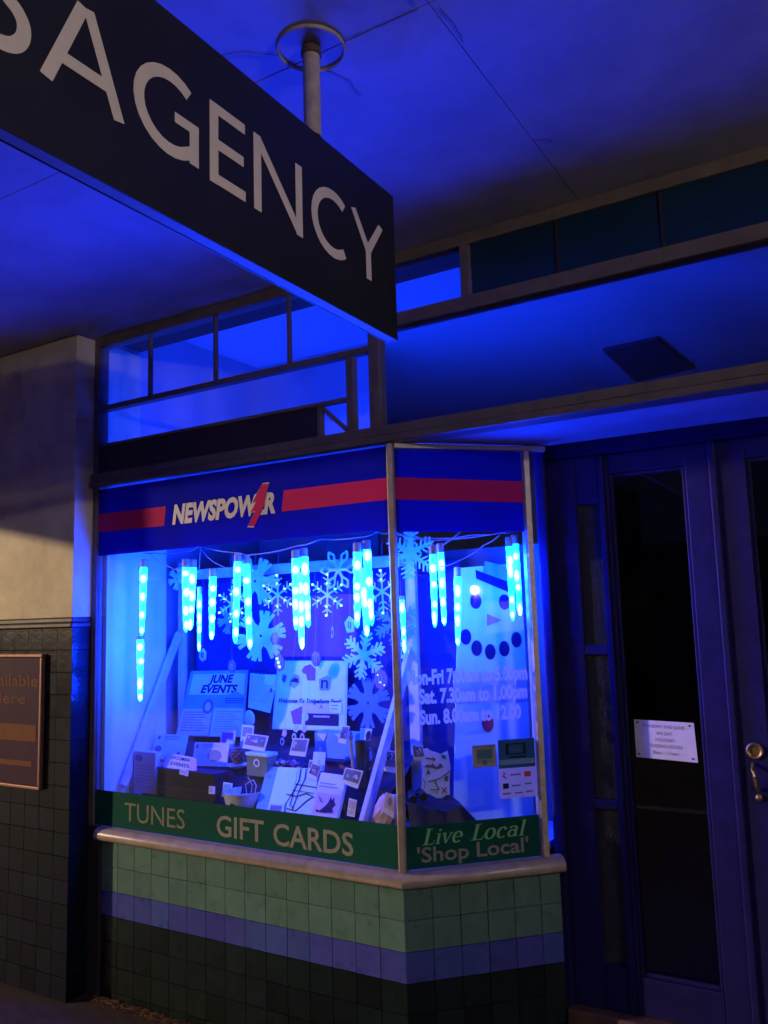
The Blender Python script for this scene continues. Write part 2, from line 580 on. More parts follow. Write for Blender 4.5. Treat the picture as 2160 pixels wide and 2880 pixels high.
class Sheet:
    """a sheet of paper or card given by its corners TL, TR, BR, BL, with thickness and a slight bow"""
    def __init__(s, tl, tr, br, bl, bow=0.0):
        s.c = [V(p) for p in (tl, tr, br, bl)]
        s.n = ((s.c[1] - s.c[0]).cross(s.c[3] - s.c[0])).normalized()
        if s.n.y > 0:
            s.n = -s.n
        s.bow = bow

    def pt(s, u, v, off=0.0):
        a, b, c, d = s.c
        p = a * (1 - u) * (1 - v) + b * u * (1 - v) + c * u * v + d * (1 - u) * v
        return p + s.n * (off + s.bow * math.sin(math.pi * u) * (1 - 0.5 * v))

    def grid(s, b, u0, v0, u1, v1, off, nu=6, nv=3, thick=0.0):
        vs, fs = [], []
        for o in ((off, off - thick) if thick else (off,)):
            for j in range(nv + 1):
                for i in range(nu + 1):
                    vs.append(s.pt(u0 + (u1 - u0) * i / nu, v0 + (v1 - v0) * j / nv, o))
        W = nu + 1
        N = W * (nv + 1)
        for j in range(nv):
            for i in range(nu):
                a = j * W + i
                fs.append((a, a + W, a + W + 1, a + 1))
                if thick:
                    fs.append((N + a, N + a + 1, N + a + W + 1, N + a + W))
        if thick:
            ring = [i for i in range(W)] + [j * W + nu for j in range(1, nv + 1)] + [nv * W + i for i in range(nu - 1, -1, -1)] + [j * W for j in range(nv - 1, 0, -1)]
            for k in range(len(ring)):
                i, j = ring[k], ring[(k + 1) % len(ring)]
                fs.append((i, j, N + j, N + i))
        b.add(vs, fs)
        return b

    def sheet(s, name, m, parent=None, thick=0.002):
        return s.grid(MB(), 0, 0, 1, 1, 0, thick=thick).build(name, m, parent)

    def patch(s, name, m, parent, u0, v0, u1, v1, off=0.0012):
        return s.grid(MB(), u0, v0, u1, v1, off).build(name, m, parent)

    def poly(s, name, m, parent, uv, off=0.0016):
        b = MB()
        b.add([s.pt(u, v, off) for u, v in uv], [tuple(range(len(uv)))])
        return b.build(name, m, parent)

    def text(s, name, t, m, parent, u0, v0, u1, v1, off=0.0018, **k):
        """v0 = cap line, v1 = baseline"""
        return text_part(name, t, lambda a, b: s.pt(u0 + (u1 - u0) * a, v1 + (v0 - v1) * b, off), m, parent, **k)

    def lines(s, name, m, parent, u0, v0, u1, v1, rows, fill=0.45, off=0.0014, ragged=0.3):
        b = MB()
        for i in range(rows):
            va = v0 + (v1 - v0) * i / rows
            vb = va + (v1 - v0) / rows * fill
            ue = u1 - (u1 - u0) * ragged * random.random()
            ua = u0
            while ua < ue - 0.01:
                w = min(ue - ua, random.uniform(0.08, 0.22) * (u1 - u0))
                s.grid(b, ua, va, ua + w * 0.86, vb, off, nu=2, nv=1)
                ua += w
        o = b.build(name, m, parent)
        o['kind'] = 'stuff'
        return o


def ell(cx, cy, rx, ry, n=20, a0=0.0):
    return [(cx + rx * math.cos(a0 + 2 * math.pi * i / n), cy + ry * math.sin(a0 + 2 * math.pi * i / n)) for i in range(n)]


# ================================================================== SETTING
struct(MB().box(-60, 60, -3.6, 0.6, -0.4, 0.0).build('pavement', G_PAVE))
struct(MB().box(-60, 60, -13.2, -3.75, -0.5, -0.13).build('road', G_ROAD))
_k = MB().box(-60, 60, -3.748, -3.602, -0.45, 0.004).build('kerb', G_KERB, bevel=0.02); struct(_k)
struct(MB().box(-60, 60, -60, -13.2, -0.42, -0.02).build('far_pavement', G_PAVE))

# ---- the shop itself -------------------------------------------------
shop = thing('shopfront', 'newsagent shopfront with corner display window, tiled base and transom glazing', 'shopfront')

# tiled base --------------------------------------------------------
TP = 0.11
core = MB()
core.prism([(-1.65, 0.012, 0), (0.004, 0.012, 0), (0.449 - 0.004, 0.462, 0), (0.449, 0.60, 0), (-1.65, 0.60, 0)], (0, 0, 0.70))
base = core.build('tiled_base', mat('pale_grout', (0.085, 0.10, 0.095), 0.9, 0.3, 40, 0.3, 120), shop)


def tile_mesh(w, h, m, t=0.012):
    b = MB()
    e = 0.0009
    g = 0.0008
    W, H = w / 2 - g, h / 2 - g
    vs = [(-W, t, -H), (W, t, -H), (W, t, H), (-W, t, H), (-W, 0.0016, -H), (W, 0.0016, -H), (W, 0.0016, H), (-W, 0.0016, H),
          (-W + e, 0, -H + e), (W - e, 0, -H + e), (W - e, 0, H - e), (-W + e, 0, H - e)]
    fs = [(8, 9, 10, 11)]
    for i in range(4):
        j = (i + 1) % 4
        fs += [(4 + i, 4 + j, 8 + j, 8 + i), (i, j, 4 + j, 4 + i)]
    me = b.add(vs, fs).mesh('tile')
    me.materials.append(m)
    return me


ROWS = [(0.695 - TP * (i + 1), 0.695 - TP * i) for i in range(6)] + [(0.0, 0.035)]
_tm = {}


def lay_tiles(fr, cols, rows, matfor, parent, jitter=0.0007):
    for ci, (a0, a1) in enumerate(cols):
        for ri, (z0, z1) in enumerate(rows):
            m = matfor(ri)
            key = (round(a1 - a0, 4), round(z1 - z0, 4), m.name)
            if key not in _tm:
                _tm[key] = tile_mesh(a1 - a0, z1 - z0, m)
            mm = fr.mtx((a0 + a1) / 2, (z0 + z1) / 2, 0.0 + random.uniform(-jitter, jitter))
            mm = mm @ Matrix.Rotation(random.uniform(-0.006, 0.006), 4, 'X') @ Matrix.Rotation(random.uniform(-0.006, 0.006), 4, 'Z')
            inst('tile', _tm[key], mm, parent)


def base_mat(ri):
    return G_TGREEN if ri < 2 else G_TBLUE if ri == 2 else G_TDARK


lay_tiles(FAC, [(-1.65 + TP * i, -1.65 + TP * (i + 1)) for i in range(15)], ROWS, base_mat, base)
lay_tiles(SPL, [(TP * i, TP * (i + 1)) for i in range(5)] + [(0.55, 0.637)], ROWS, base_mat, base)

# sill: rounded nosing following the corner -----------------------------
def sill_profile(fr, a):
    pr = [(-0.01, 0.704), (0.026, 0.704), (0.039, 0.711), (0.044, 0.723), (0.042, 0.738), (0.034, 0.751), (0.018, 0.760), (-0.01, 0.764)]
    return pr


def sill_run(stations, name, parent):
    """stations: list of (origin point on glass line, outward miter vector)"""
    pr = sill_profile(None, 0)
    b = MB()
    vs = []
    for o, nv in stations:
        for off, z in pr:
            vs.append(V(o) + V(nv) * off + V((0, 0, z)))
    n = len(pr)
    fs = []
    for i in range(len(stations) - 1):
        for k in range(n):
            k2 = (k + 1) % n
            fs.append((i * n + k, (i + 1) * n + k, (i + 1) * n + k2, i * n + k2))
    fs.append(tuple(range(n)))
    fs.append(tuple((len(stations) - 1) * n + k for k in range(n - 1, -1, -1)))
    b.add(vs, fs)
    return b.build(name, G_SILL, parent, smooth=True)


_mi = (FAC.n + SPL.n).normalized() / math.cos(A45 / 2)
sill_run([((-1.66, 0, 0), FAC.n), ((0, 0, 0), _mi), (SPL.p(0.645, 0), SPL.n)], 'window_sill', shop)
_mir = (FACR.n + SPR.n).normalized() / math.cos(A45 / 2)

# glazing ---------------------------------------------------------------
MB().box(-1.70, -0.014, 0.000, 0.006, 0.765, 2.385).build('pane', G_GLASS, shop)
MB().fbox(SPL, 0.014, 0.560, -0.006, 0.0, 0.765, 2.385).build('pane', G_GLASS, shop)


def mullion(fr_pt, w, z0, z1, ux, n, m=G_ALU):
    b = MB()
    c = V(fr_pt)
    ux, n = V(ux), V(n)
    prof = [(-w / 2, -0.02), (-w / 2, 0.010), (-w * 0.32, 0.020), (w * 0.32, 0.020), (w / 2, 0.010), (w / 2, -0.02)]
    vs = [c + ux * a + n * q + V((0, 0, z)) for z in (z0, z1) for a, q in prof]
    k = len(prof)
    fs = [tuple(range(k - 1, -1, -1)), tuple(range(k, 2 * k))] + [(i, (i + 1) % k, k + (i + 1) % k, k + i) for i in range(k)]
    b.add(vs, fs)
    return b.build('mullion', m, shop)


_bis = (FAC.n + SPL.n).normalized()
_bt = V((-_bis.y, _bis.x, 0))
mullion((-0.0, 0.0, 0), 0.030, 0.7635, 2.392, _bt, _bis)
mullion(SPL.p(0.576, 0), 0.034, 0.7635, 2.392, SPL.u, SPL.n)
# left jamb post of the window (dark aluminium) and its base post
MB().box(-1.735, -1.700, -0.012, 0.05, 0.7645, 3.174).build('jamb_post', G_FRAME, shop, bevel=0.002)
MB().box(-1.735, -1.652, -0.010, 0.05, 0.0, 0.763).build('base_post', G_CAP, shop, bevel=0.003)
# pale trim under the recess soffit along the splay glass
MB().fbox(SPL, 0.01, 0.66, 0.004, 0.030, 2.372, 2.392).build('soffit_trim', G_BATTEN, shop, bevel=0.002)

# transom framework -------------------------------------------------------
XR = 3.8
b = MB().box(-1.735, XR, -0.030, 0.06, 2.425, 2.465); b.build('transom_beam', G_FRAME, shop, bevel=0.004)
b = MB().box(-1.745, XR, -0.038, 0.06, 2.394, 2.424); b.build('transom_moulding', G_FRAME, shop, bevel=0.006)
MB().box(-1.700, XR, -0.014, 0.05, 3.125, 3.174).build('head_rail', G_FRAME, shop, bevel=0.003)
MB().box(-0.078, -0.030, -0.022, 0.04, 2.4655, 3.124).build('transom_post', G_FRAME, shop, bevel=0.003)
MB().box(-1.699, -0.079, -0.016, 0.03, 2.786, 2.812).build('transom_rail', G_FRAME, shop, bevel=0.003)
MB().box(-0.029, XR, -0.024, 0.05, 2.862, 2.918).build('transom_rail', G_FRAME, shop, bevel=0.005)
MB().box(0.346, 0.384, -0.018, 0.03, 2.919, 3.124).build('transom_mullion', G_FRAME, shop, bevel=0.003)
for x in (-1.345, -0.92, -0.492):
    MB().box(x - 0.006, x + 0.006, -0.010, 0.012, 2.8125, 3.1245).build('glazing_bar', G_FRAME, shop)
MB().box(-1.699, -0.345, -0.006, 0.012, 2.466, 2.598).build('dark_panel', G_DARKPANEL, shop)
MB().box(-1.699, -0.193, -0.014, 0.020, 2.5985, 2.614).build('panel_rail', G_FRAME, shop, bevel=0.002)
MB().box(-0.344, -0.326, -0.012, 0.018, 2.4655, 2.598).build('panel_post', G_FRAME, shop, bevel=0.002)
MB().box(-0.192, -0.160, -0.016, 0.024, 2.4655, 2.7855).build('panel_post', G_FRAME, shop, bevel=0.002)
MB().bar((-0.322, 0.0, 2.590), (-0.196, 0.0, 2.474), 0.016, 0.018, up=(0, 1, 0)).build('diagonal_brace', G_FRAME, shop)
_xs = [-1.6995, -1.345, -0.92, -0.492, -0.079]
for i in range(4):
    MB().box(_xs[i] + 0.007, _xs[i + 1] - 0.007, 0.000, 0.005, 2.8125, 3.1245).build('pane', G_GLASS, shop)
MB().box(-1.699, -0.193, 0.000, 0.005, 2.6145, 2.7855).build('pane', G_GLASS, shop)
MB().box(-0.029, 0.345, 0.000, 0.005, 2.919, 3.124).build('pane', G_GLASS, shop)
MB().box(-0.029, XR, 0.000, 0.005, 2.466, 2.861).build('pane', G_GLASS, shop)
_xs = [0.385, 0.732, 1.10, 1.47, 1.84, 2.3, 2.8, 3.4, 3.79]
for x in _xs[1:-1]:
    MB().box(x - 0.005, x + 0.005, -0.008, 0.012, 2.9185, 3.1245).build('glazing_bar', G_DARKPANEL, shop)
for i in range(8):
    MB().box(_xs[i] + 0.0055, _xs[i + 1] - 0.0055, 0.000, 0.008, 2.919, 3.124).build('dark_pane', G_OPAQUE, shop)

# recess soffit, doorstep, reveals --------------------------------------------
_so = MB()
_so.prism([(0.03, 0.062, 2.398), (2 * XM - 0.03, 0.062, 2.398), (2 * XM - 0.43, 0.60, 2.398), (0.43, 0.60, 2.398)], (0, 0, 0.05))
_so.build('soffit', G_CEIL, shop)
MB().box(0.452, 2 * XM - 0.452, DOORY - 0.055, 1.0, 0.0, 0.205).build('doorstep', G_STEP, shop, bevel=0.008)

# shop interior -----------------------------------------------------------
MB().box(-1.80, -1.752, 0.06, 5.0, 0.0, 2.30).build('side_wall', G_PARTITION, shop)
MB().box(-1.80, -1.750, 0.06, 5.0, 2.3005, 3.349).build('upper_side_wall', G_SHOPPALE, shop)
MB().box(3.8, 3.85, 0.06, 5.0, 0.0, 3.349).build('side_wall', G_SHOPDARK, shop)
MB().box(-1.80, 3.85, 5.001, 5.05, 0.0, 2.30).build('back_wall', G_SHOPDARK, shop)
MB().box(-1.80, 3.85, 4.999, 5.05, 2.3005, 3.4).build('upper_back_wall', G_SHOPPALE, shop)
MB().box(-1.80, 3.85, 0.052, 5.0, 3.35, 3.40).build('shop_ceiling', G_CEIL_IN, shop)
MB().prism([(0.26, 2.25, 3.345), (0.60, 2.22, 3.345), (0.66, 3.02, 3.345), (0.25, 3.1, 3.345)], (0, 0, -0.02)).build('ceiling_vent', G_HATCH, shop)
MB().box(-1.752, 3.8, 1.001, 5.0, 0.10, 0.20).build('shop_floor', G_SHOPDARK, shop)
# display platform and back board
MB().prism([(-1.698, 0.03, 0.77), (-0.012, 0.03, 0.77), (0.40, 0.45, 0.77), (0.40, 0.80, 0.77), (-1.698, 0.80, 0.77)], (0, 0, 0.03)).build('display_platform', G_WHITE, shop)
MB().box(-1.699, -1.672, 0.030, 0.43, 0.801, 2.42).build('display_side_board', G_WHITE, shop, bevel=0.002)
MB().box(-1.751, 0.44, 0.805, 0.83, 0.2, 2.02).build('display_back_board', G_PARTITION, shop)
MB().box(-1.749, -0.86, 1.30, 1.34, 2.05, 3.349).build('bounce_board', G_SHOPPALE, shop)  # pale board added to bounce blue light out through the transoms
MB().box(0.405, 0.43, 0.62, 2.2, 0.2, 2.395).build('display_end_board', G_SHOPDARK, shop)

# other half of the shopfront, out past the doorway
_rb = MB()
_rb.prism([(2 * XM, 0.0, 0), (XR, 0.0, 0), (XR, 0.6, 0), (2 * XM - 0.449, 0.6, 0), (2 * XM - 0.449, 0.455, 0)], (0, 0, 0.70))
_rb.build('tiled_base', G_TDARK, shop)
sill_run([(SPR.p(0.645, 0), SPR.n), ((2 * XM, 0, 0), _mir), ((XR, 0, 0), FACR.n)], 'window_sill', shop)
MB().box(2 * XM + 0.014, XR, 0.000, 0.006, 0.765, 2.385).build('pane', G_GLASS, shop)
MB().fbox(SPR, 0.014, 0.560, -0.006, 0.0, 0.765, 2.385).build('pane', G_GLASS, shop)
mullion((2 * XM, 0.0, 0), 0.030, 0.7635, 2.392, V((1, 0, 0)), V((0, -1, 0)))
mullion(SPR.p(0.576, 0), 0.034, 0.7635, 2.392, SPR.u, SPR.n)

# ---- vinyl graphics on the glass ------------------------------------------
hdr = thing('window_header_band', 'blue vinyl band with red stripe and white newsagent logo across the window top', 'window graphic', (-0.85, -0.002, 2.05))
MB().box(-1.6995, -0.016, -0.0022, -0.0004, 2.052, 2.3855).build('blue_band', G_VBLUE, hdr)
MB().fbox(SPL, 0.016, 0.558, 0.0004, 0.0022, 2.040, 2.371).build('blue_band', G_VBLUE, hdr)


def fpoly(name, fr, pts, off, m, parent):
    b = MB()
    b.add([fr.p(x, z, off) for x, z in pts], [tuple(range(len(pts)))])
    return b.build(name, m, parent)


fpoly('red_stripe', FAC, [(-1.6995, 2.170), (-1.245, 2.166), (-1.233, 2.258), (-1.6995, 2.262)], 0.0034, G_VRED, hdr)
fpoly('red_stripe', FAC, [(-0.545, 2.170), (-0.016, 2.170), (-0.016, 2.258), (-0.532, 2.260)], 0.0034, G_VRED, hdr)
fpoly('red_stripe', SPL, [(0.016, 2.168), (0.558, 2.160), (0.558, 2.248), (0.016, 2.258)], 0.0034, G_VRED, hdr)
ftext('logo_letters', 'NEWSPOWER', FAC, -1.19, -0.578, 2.172, 2.254, 0.0046, G_VWHITE, hdr, bold=0.05, shear=0.20, spacing=1.02)
_bolt = [(-0.650, 2.300), (-0.612, 2.300), (-0.632, 2.252), (-0.622, 2.262), (-0.642, 2.206), (-0.634, 2.214), (-0.694, 2.118), (-0.731, 2.122), (-0.688, 2.186), (-0.716, 2.180), (-0.682, 2.228), (-0.706, 2.222)]
fpoly('logo_bolt_outline', FAC, [(x + (0.004 if x > -0.67 else -0.004), z + (0.004 if z > 2.21 else -0.004)) for x, z in _bolt], 0.0054, G_VWHITE, hdr)
fpoly('logo_bolt', FAC, _bolt, 0.0064, G_VRED, hdr)

ftr = thing('window_footer_band', 'dark green vinyl band lettered GIFT CARDS along the window foot', 'window graphic', (-0.85, -0.002, 0.77))
MB().box(-1.6995, -0.016, -0.0022, -0.0004, 0.767, 0.928).build('green_band', G_VGREEN, ftr)
MB().fbox(SPL, 0.016, 0.558, 0.0004, 0.0022, 0.767, 0.922).build('green_band', G_VGREEN, ftr)
ftext('faded_lettering', 'TUNES', FAC, -1.493, -1.11, 0.803, 0.885, 0.0034, G_VFADED, ftr)
ftext('lettering', 'GIFT', FAC, -0.923, -0.662, 0.797, 0.880, 0.0034, G_VGREY, ftr, bold=0.016)
ftext('lettering', 'CARDS', FAC, -0.612, -0.218, 0.794, 0.877, 0.0034, G_VGREY, ftr, bold=0.016)
ftext('lettering', "'Shop", SPL, 0.056, 0.262, 0.789, 0.841, 0.0034, G_VGREY, ftr, bold=0.016)
ftext('lettering', "Local'", SPL, 0.294, 0.508, 0.789, 0.841, 0.0034, G_VGREY, ftr, bold=0.016)


# serif italic line: strokes with swelling weight and slab serifs
def stroke_poly(pts, ws):
    n = len(pts)
    L, Rr = [], []
    for i in range(n):
        a = pts[max(i - 1, 0)]
        c = pts[min(i + 1, n - 1)]
        tx, ty = c[0] - a[0], c[1] - a[1]
        l = math.hypot(tx, ty) or 1
        nx, ny = -ty / l, tx / l
        w = ws[i] / 2
        L.append((pts[i][0] + nx * w, pts[i][1] + ny * w))
        Rr.append((pts[i][0] - nx * w, pts[i][1] - ny * w))
    return L, Rr


def arc(cx, cy, rx, ry, a0, a1, n=14):
    return [(cx + rx * math.cos(R(a0 + (a1 - a0) * i / n)), cy + ry * math.sin(R(a0 + (a1 - a0) * i / n))) for i in range(n + 1)]


def swell(pts, thin, thick):
    ws = []
    for i in range(len(pts)):
        a = pts[max(i - 1, 0)]
        c = pts[min(i + 1, len(pts) - 1)]
        l = math.hypot(c[0] - a[0], c[1] - a[1]) or 1
        ws.append(thin + (thick - thin) * abs(c[1] - a[1]) / l)
    return ws


def serif_glyph(ch):
    T, t = 0.155, 0.05
    x = 0.66
    if ch == 'L':
        return 0.62, [([(0.2, 0.02), (0.2, 0.98)], [T, T]), ([(0.06, 0.98), (0.38, 0.98)], [.05, .05]), ([(0.03, 0.025), (0.56, 0.025)], [.05, .06]), ([(0.54, 0.0), (0.60, 0.26)], [.06, .03])]
    if ch == 'i':
        return 0.32, [([(0.17, 0.02), (0.17, x)], [T * .85] * 2), ([(0.04, x - .02), (0.17, x - .02)], [.05, .05]), ([(0.06, 0.025), (0.30, 0.025)], [.05, .05]), (arc(0.17, 0.86, 0.035, 0.035, 0, 350, 8), [0.08] * 9)]
    if ch == 'v':
        return 0.56, [([(0.10, x), (0.27, 0.02)], [T * .9, T * .6]), ([(0.27, 0.02), (0.48, x)], [.06, .06]), ([(0.0, x - .02), (0.2, x - .02)], [.05, .05]), ([(0.38, x - .02), (0.55, x - .02)], [.05, .05])]
    if ch == 'e':
        p = arc(0.27, 0.33, 0.20, 0.33, 0, 315)
        return 0.54, [(p, swell(p, t, T * .9)), ([(0.09, 0.345), (0.46, 0.345)], [.05, .05])]
    if ch == 'o':
        p = arc(0.28, 0.33, 0.20, 0.33, 0, 360, 18)
        return 0.58, [(p, swell(p, t, T * .9))]
    if ch == 'c':
        p = arc(0.28, 0.33, 0.20, 0.33, 45, 315)
        return 0.52, [(p, swell(p, t, T * .9)), (arc(0.41, 0.52, 0.03, 0.03, 0, 350, 8), [0.06] * 9)]
    if ch == 'a':
        p = arc(0.25, 0.22, 0.16, 0.21, 20, 340)
        q = [(0.12, 0.54)] + arc(0.27, 0.50, 0.16, 0.16, 150, 20, 6) + [(0.42, 0.4), (0.42, 0.06), (0.52, 0.02)]
        return 0.56, [(p, swell(p, t, T * .8)), (q, swell(q, t, T * .85))]
    if ch == 'l':
        return 0.32, [([(0.17, 0.02), (0.17, 1.0)], [T * .85] * 2), ([(0.05, 0.98), (0.17, 0.98)], [.05, .05]), ([(0.06, 0.025), (0.30, 0.025)], [.05, .05])]
    return 0.42, []


def serif_line(text, fr, x0, x1, z0, z1, off, m, parent, shear=0.22):
    gs = [serif_glyph(c) for c in text]
    tot = sum(g[0] for g in gs)
    b = MB()
    cx = 0
    k = 0
    for w, strokes in gs:
        for pts, ws in strokes:
            L, Rr = stroke_poly(pts, ws)
            n = len(L)
            o2 = off + 0.00012 * (k % 6)
            k += 1
            P = lambda q: fr.p(x0 + (x1 - x0) * (cx + q[0] + shear * q[1]) / (tot + 0.1), z0 + (z1 - z0) * q[1], o2)
            b.add([P(q) for q in L] + [P(q) for q in Rr], [(i, i + 1, n + i + 1, n + i) for i in range(n - 1)])
        cx += w
    return b.build('italic_lettering', m, parent)


serif_line('Live', SPL, 0.075, 0.242, 0.850, 0.908, 0.0034, G_VLIME, ftr)
serif_line('Local', SPL, 0.268, 0.500, 0.850, 0.908, 0.0034, G_VLIME, ftr)

hrs = thing('opening_hours_lettering', 'white opening hours lettering for weekdays and weekend on the angled glass', 'window lettering', (0.1, 0.1, 1.29))
for t, z0, z1, s1 in (('Mon-Fri 7.00am to 5.00pm', 1.447, 1.499, 0.540), ('Sat. 7.30am to 1.00pm', 1.374, 1.425, 0.535), ('Sun. 8.00am to 12.00', 1.296, 1.346, 0.505)):
    ftext('lettering', t, SPL, 0.040 if t[0] == 'M' else 0.085, s1, z0, z1, 0.0010, G_VHOURS, hrs, bold=0.045, spacing=1.0)

# stickers on the splay glass
st = thing('screen_sticker', 'small tan sticker with a blue screen on the angled glass', 'sticker', SPL.p(0.34, 1.12))
MB().fbox(SPL, 0.293, 0.391, 0.0004, 0.002, 1.118, 1.202).build('backing', G_TANSTICK, st)
MB().fbox(SPL, 0.306, 0.380, 0.0021, 0.003, 1.132, 1.190).build('white_screen_border', G_VGREY, st)
MB().fbox(SPL, 0.313, 0.373, 0.0031, 0.004, 1.150, 1.184).build('blue_screen', G_TEAL, st)
MB().fbox(SPL, 0.335, 0.352, 0.0031, 0.004, 1.128, 1.145).build('screen_foot', G_TEAL, st)
MB().fbox(SPL, 0.297, 0.388, 0.0021, 0.0028, 1.193, 1.198).build('printed_line', G_INKMID, st)

ph = thing('phone_recharge_poster', 'blue and white poster with a phone outline beside the angled window post', 'poster', SPL.p(0.475, 0.99))
MB().fbox(SPL, 0.400, 0.555, 0.0004, 0.002, 0.992, 1.216).build('white_sheet', G_PHPALE, ph)
MB().fbox(SPL, 0.400, 0.555, 0.0021, 0.003, 1.107, 1.2165).build('blue_half', G_PHBLUE, ph)
_bz = MB()
for a0, a1, z0, z1 in ((0.432, 0.516, 1.196, 1.200), (0.432, 0.516, 1.158, 1.162), (0.432, 0.443, 1.162, 1.196), (0.505, 0.516, 1.162, 1.196)):
    _bz.fbox(SPL, a0, a1, 0.0031, 0.004, z0, z1)
_bz.build('phone_outline', G_INK, ph)
_sm = MB()
for i in range(8):
    t0 = 200 + 140 * i / 8
    p0 = (0.474 + 0.017 * math.cos(R(t0)), 1.183 + 0.012 * math.sin(R(t0)))
    p1 = (0.474 + 0.017 * math.cos(R(t0 + 17)), 1.183 + 0.012 * math.sin(R(t0 + 17)))
    _sm.add([SPL.p(p0[0], p0[1], 0.0036), SPL.p(p1[0], p1[1], 0.0036), SPL.p(p1[0], p1[1] + 0.0025, 0.0036), SPL.p(p0[0], p0[1] + 0.0025, 0.0036)], [(0, 1, 2, 3)])
_sm.build('smile_line', G_VGREY, ph)
MB().fbox(SPL, 0.405, 0.550, 0.0031, 0.0036, 1.120, 1.140).build('pale_strip', mat('strip_blue', (0.14, 0.28, 0.60), 0.5), ph)
MB().fbox(SPL, 0.444, 0.518, 0.0031, 0.0038, 1.146, 1.151).build('printed_line', G_INK, ph)
fpoly('round_emblem', SPL, [(0.416 + p, 1.078 + q) for p, q in [(0, .014), (.012, .012), (.004, .004), (.012, -.008), (.014, -.014), (.004, -.006), (-.004, 0), (.002, .006)]], 0.0030, G_REDINK, ph)
MB().fbox(SPL, 0.506, 0.532, 0.0021, 0.0032, 1.070, 1.090).build('red_square', G_REDINK, ph)
MB().fbox(SPL, 0.414, 0.438, 0.0021, 0.0032, 1.030, 1.050).build('dark_square', G_INK, ph)
for a0, a1, z0 in ((0.446, 0.490, 1.078), (0.450, 0.488, 1.036), (0.505, 0.535, 1.040), (0.412, 0.445, 1.008), (0.462, 0.495, 1.008), (0.508, 0.538, 1.010)):
    MB().fbox(SPL, a0, a1, 0.0021, 0.0028, z0, z0 + 0.006).build('printed_line', G_INKGREY, ph)

# ---- doors --------------------------------------------------------------
dframe = thing('door_surround', 'dark blue timber surround with narrow obscure glass panels beside the doors', 'door surround', (0.6, DOORY, 0.2))
Z0, ZT = 0.2055, 2.397
for sgn in (1, -1):
    X = (lambda x: x) if sgn == 1 else (lambda x: 2 * XM - x)
    def bx(x0, x1, y0, y1, z0, z1):
        a, c = sorted((X(x0), X(x1)))
        return MB().box(a, c, y0, y1, z0, z1)
    bx(0.425, 0.470, DOORY - 0.030, DOORY + 0.06, Z0, ZT).build('jamb', G_DOOR, dframe, bevel=0.006)
    bx(0.471, 0.588, DOORY - 0.004, DOORY + 0.05, Z0, ZT - 0.06).build('side_stile', G_DOOR, dframe, bevel=0.004)
    bx(0.684, 0.7065, DOORY - 0.010, DOORY + 0.05, Z0, ZT - 0.06).build('side_stile', G_DOOR, dframe, bevel=0.004)
    for z0, z1 in ((0.206, 0.368), (0.942, 0.980), (1.535, 1.574), (2.140, ZT - 0.06)):
        bx(0.5885, 0.6835, DOORY - 0.002, DOORY + 0.05, z0, z1).build('side_rail', G_DOOR, dframe, bevel=0.004)
    for z0, z1 in ((0.3685, 0.9415), (0.9805, 1.5345), (1.5745, 2.1395)):
        bx(0.5886, 0.6834, DOORY + 0.022, DOORY + 0.028, z0, z1).build('obscure_pane', G_OBSC, dframe)
MB().box(0.4705, 2 * XM - 0.4705, DOORY - 0.012, DOORY + 0.05, ZT - 0.0595, ZT).build('door_head', G_DOOR, dframe, bevel=0.004)


def door_leaf(x0, x1, g0, g1, label, handle_x=None):
    t = thing('shop_door', label, 'door', ((x0 + x1) / 2, DOORY, Z0))
    y0, y1 = DOORY + 0.002, DOORY + 0.046
    MB().box(x0, g0, y0, y1, Z0 + 0.004, ZT - 0.061).build('stile', G_DOOR, t, bevel=0.004)
    MB().box(g1, x1, y0, y1, Z0 + 0.004, ZT - 0.061).build('stile', G_DOOR, t, bevel=0.004)
    MB().box(g0 + 0.0005, g1 - 0.0005, y0 + 0.001, y1, 2.254, ZT - 0.061).build('top_rail', G_DOOR, t, bevel=0.004)
    MB().box(g0 + 0.0005, g1 - 0.0005, y0 + 0.001, y1, Z0 + 0.004, 0.345).build('bottom_rail', G_DOOR, t, bevel=0.004)
    MB().box(g0 + 0.0006, g1 - 0.0006, y0 + 0.030, y0 + 0.036, 0.3455, 2.2535).build('pane', G_DGLASS, t)
    # glazing beads
    for a, c in ((g0 + 0.0006, g0 + 0.014), (g1 - 0.014, g1 - 0.0006)):
        MB().box(a, c, y0 + 0.012, y0 + 0.0295, 0.3456, 2.2534).build('glazing_bead', G_DOOR, t, bevel=0.003)
    for z0, z1 in ((0.3456, 0.360), (2.240, 2.2534)):
        MB().box(g0 + 0.0145, g1 - 0.0145, y0 + 0.012, y0 + 0.0295, z0, z1).build('glazing_bead', G_DOOR, t, bevel=0.003)
    return t


d1 = door_leaf(0.7075, 1.1185, 0.722, 1.020, 'dark blue glazed door leaf carrying the white holiday notice')
d2 = door_leaf(1.1215, 1.5325, 1.236, 1.520, 'dark blue glazed door leaf with brass lock and handle')
MB().box(1.108, 1.134, DOORY - 0.012, DOORY + 0.0015, Z0 + 0.006, ZT - 0.062).build('meeting_strip', G_DOOR, d1, bevel=0.005)
lk = MB()
lk.lathe((1.187, DOORY + 0.002, 1.195), [(0.0295, 0.0), (0.0295, 0.008), (0.024, 0.013), (0.018, 0.010), (0.016, 0.004), (0.006, 0.004)], 24, (0, -1, 0))
lk.build('lock_ring', G_BRASS, d2, smooth=True)
hd = MB()
hd.tube([(1.178, DOORY - 0.004, 1.150), (1.179, DOORY - 0.030, 1.138), (1.183, DOORY - 0.034, 1.112), (1.187, DOORY - 0.030, 1.080), (1.189, DOORY - 0.004, 1.060)], 0.007, 8)
hd.build('pull_handle', G_BRASS, d2, smooth=True)
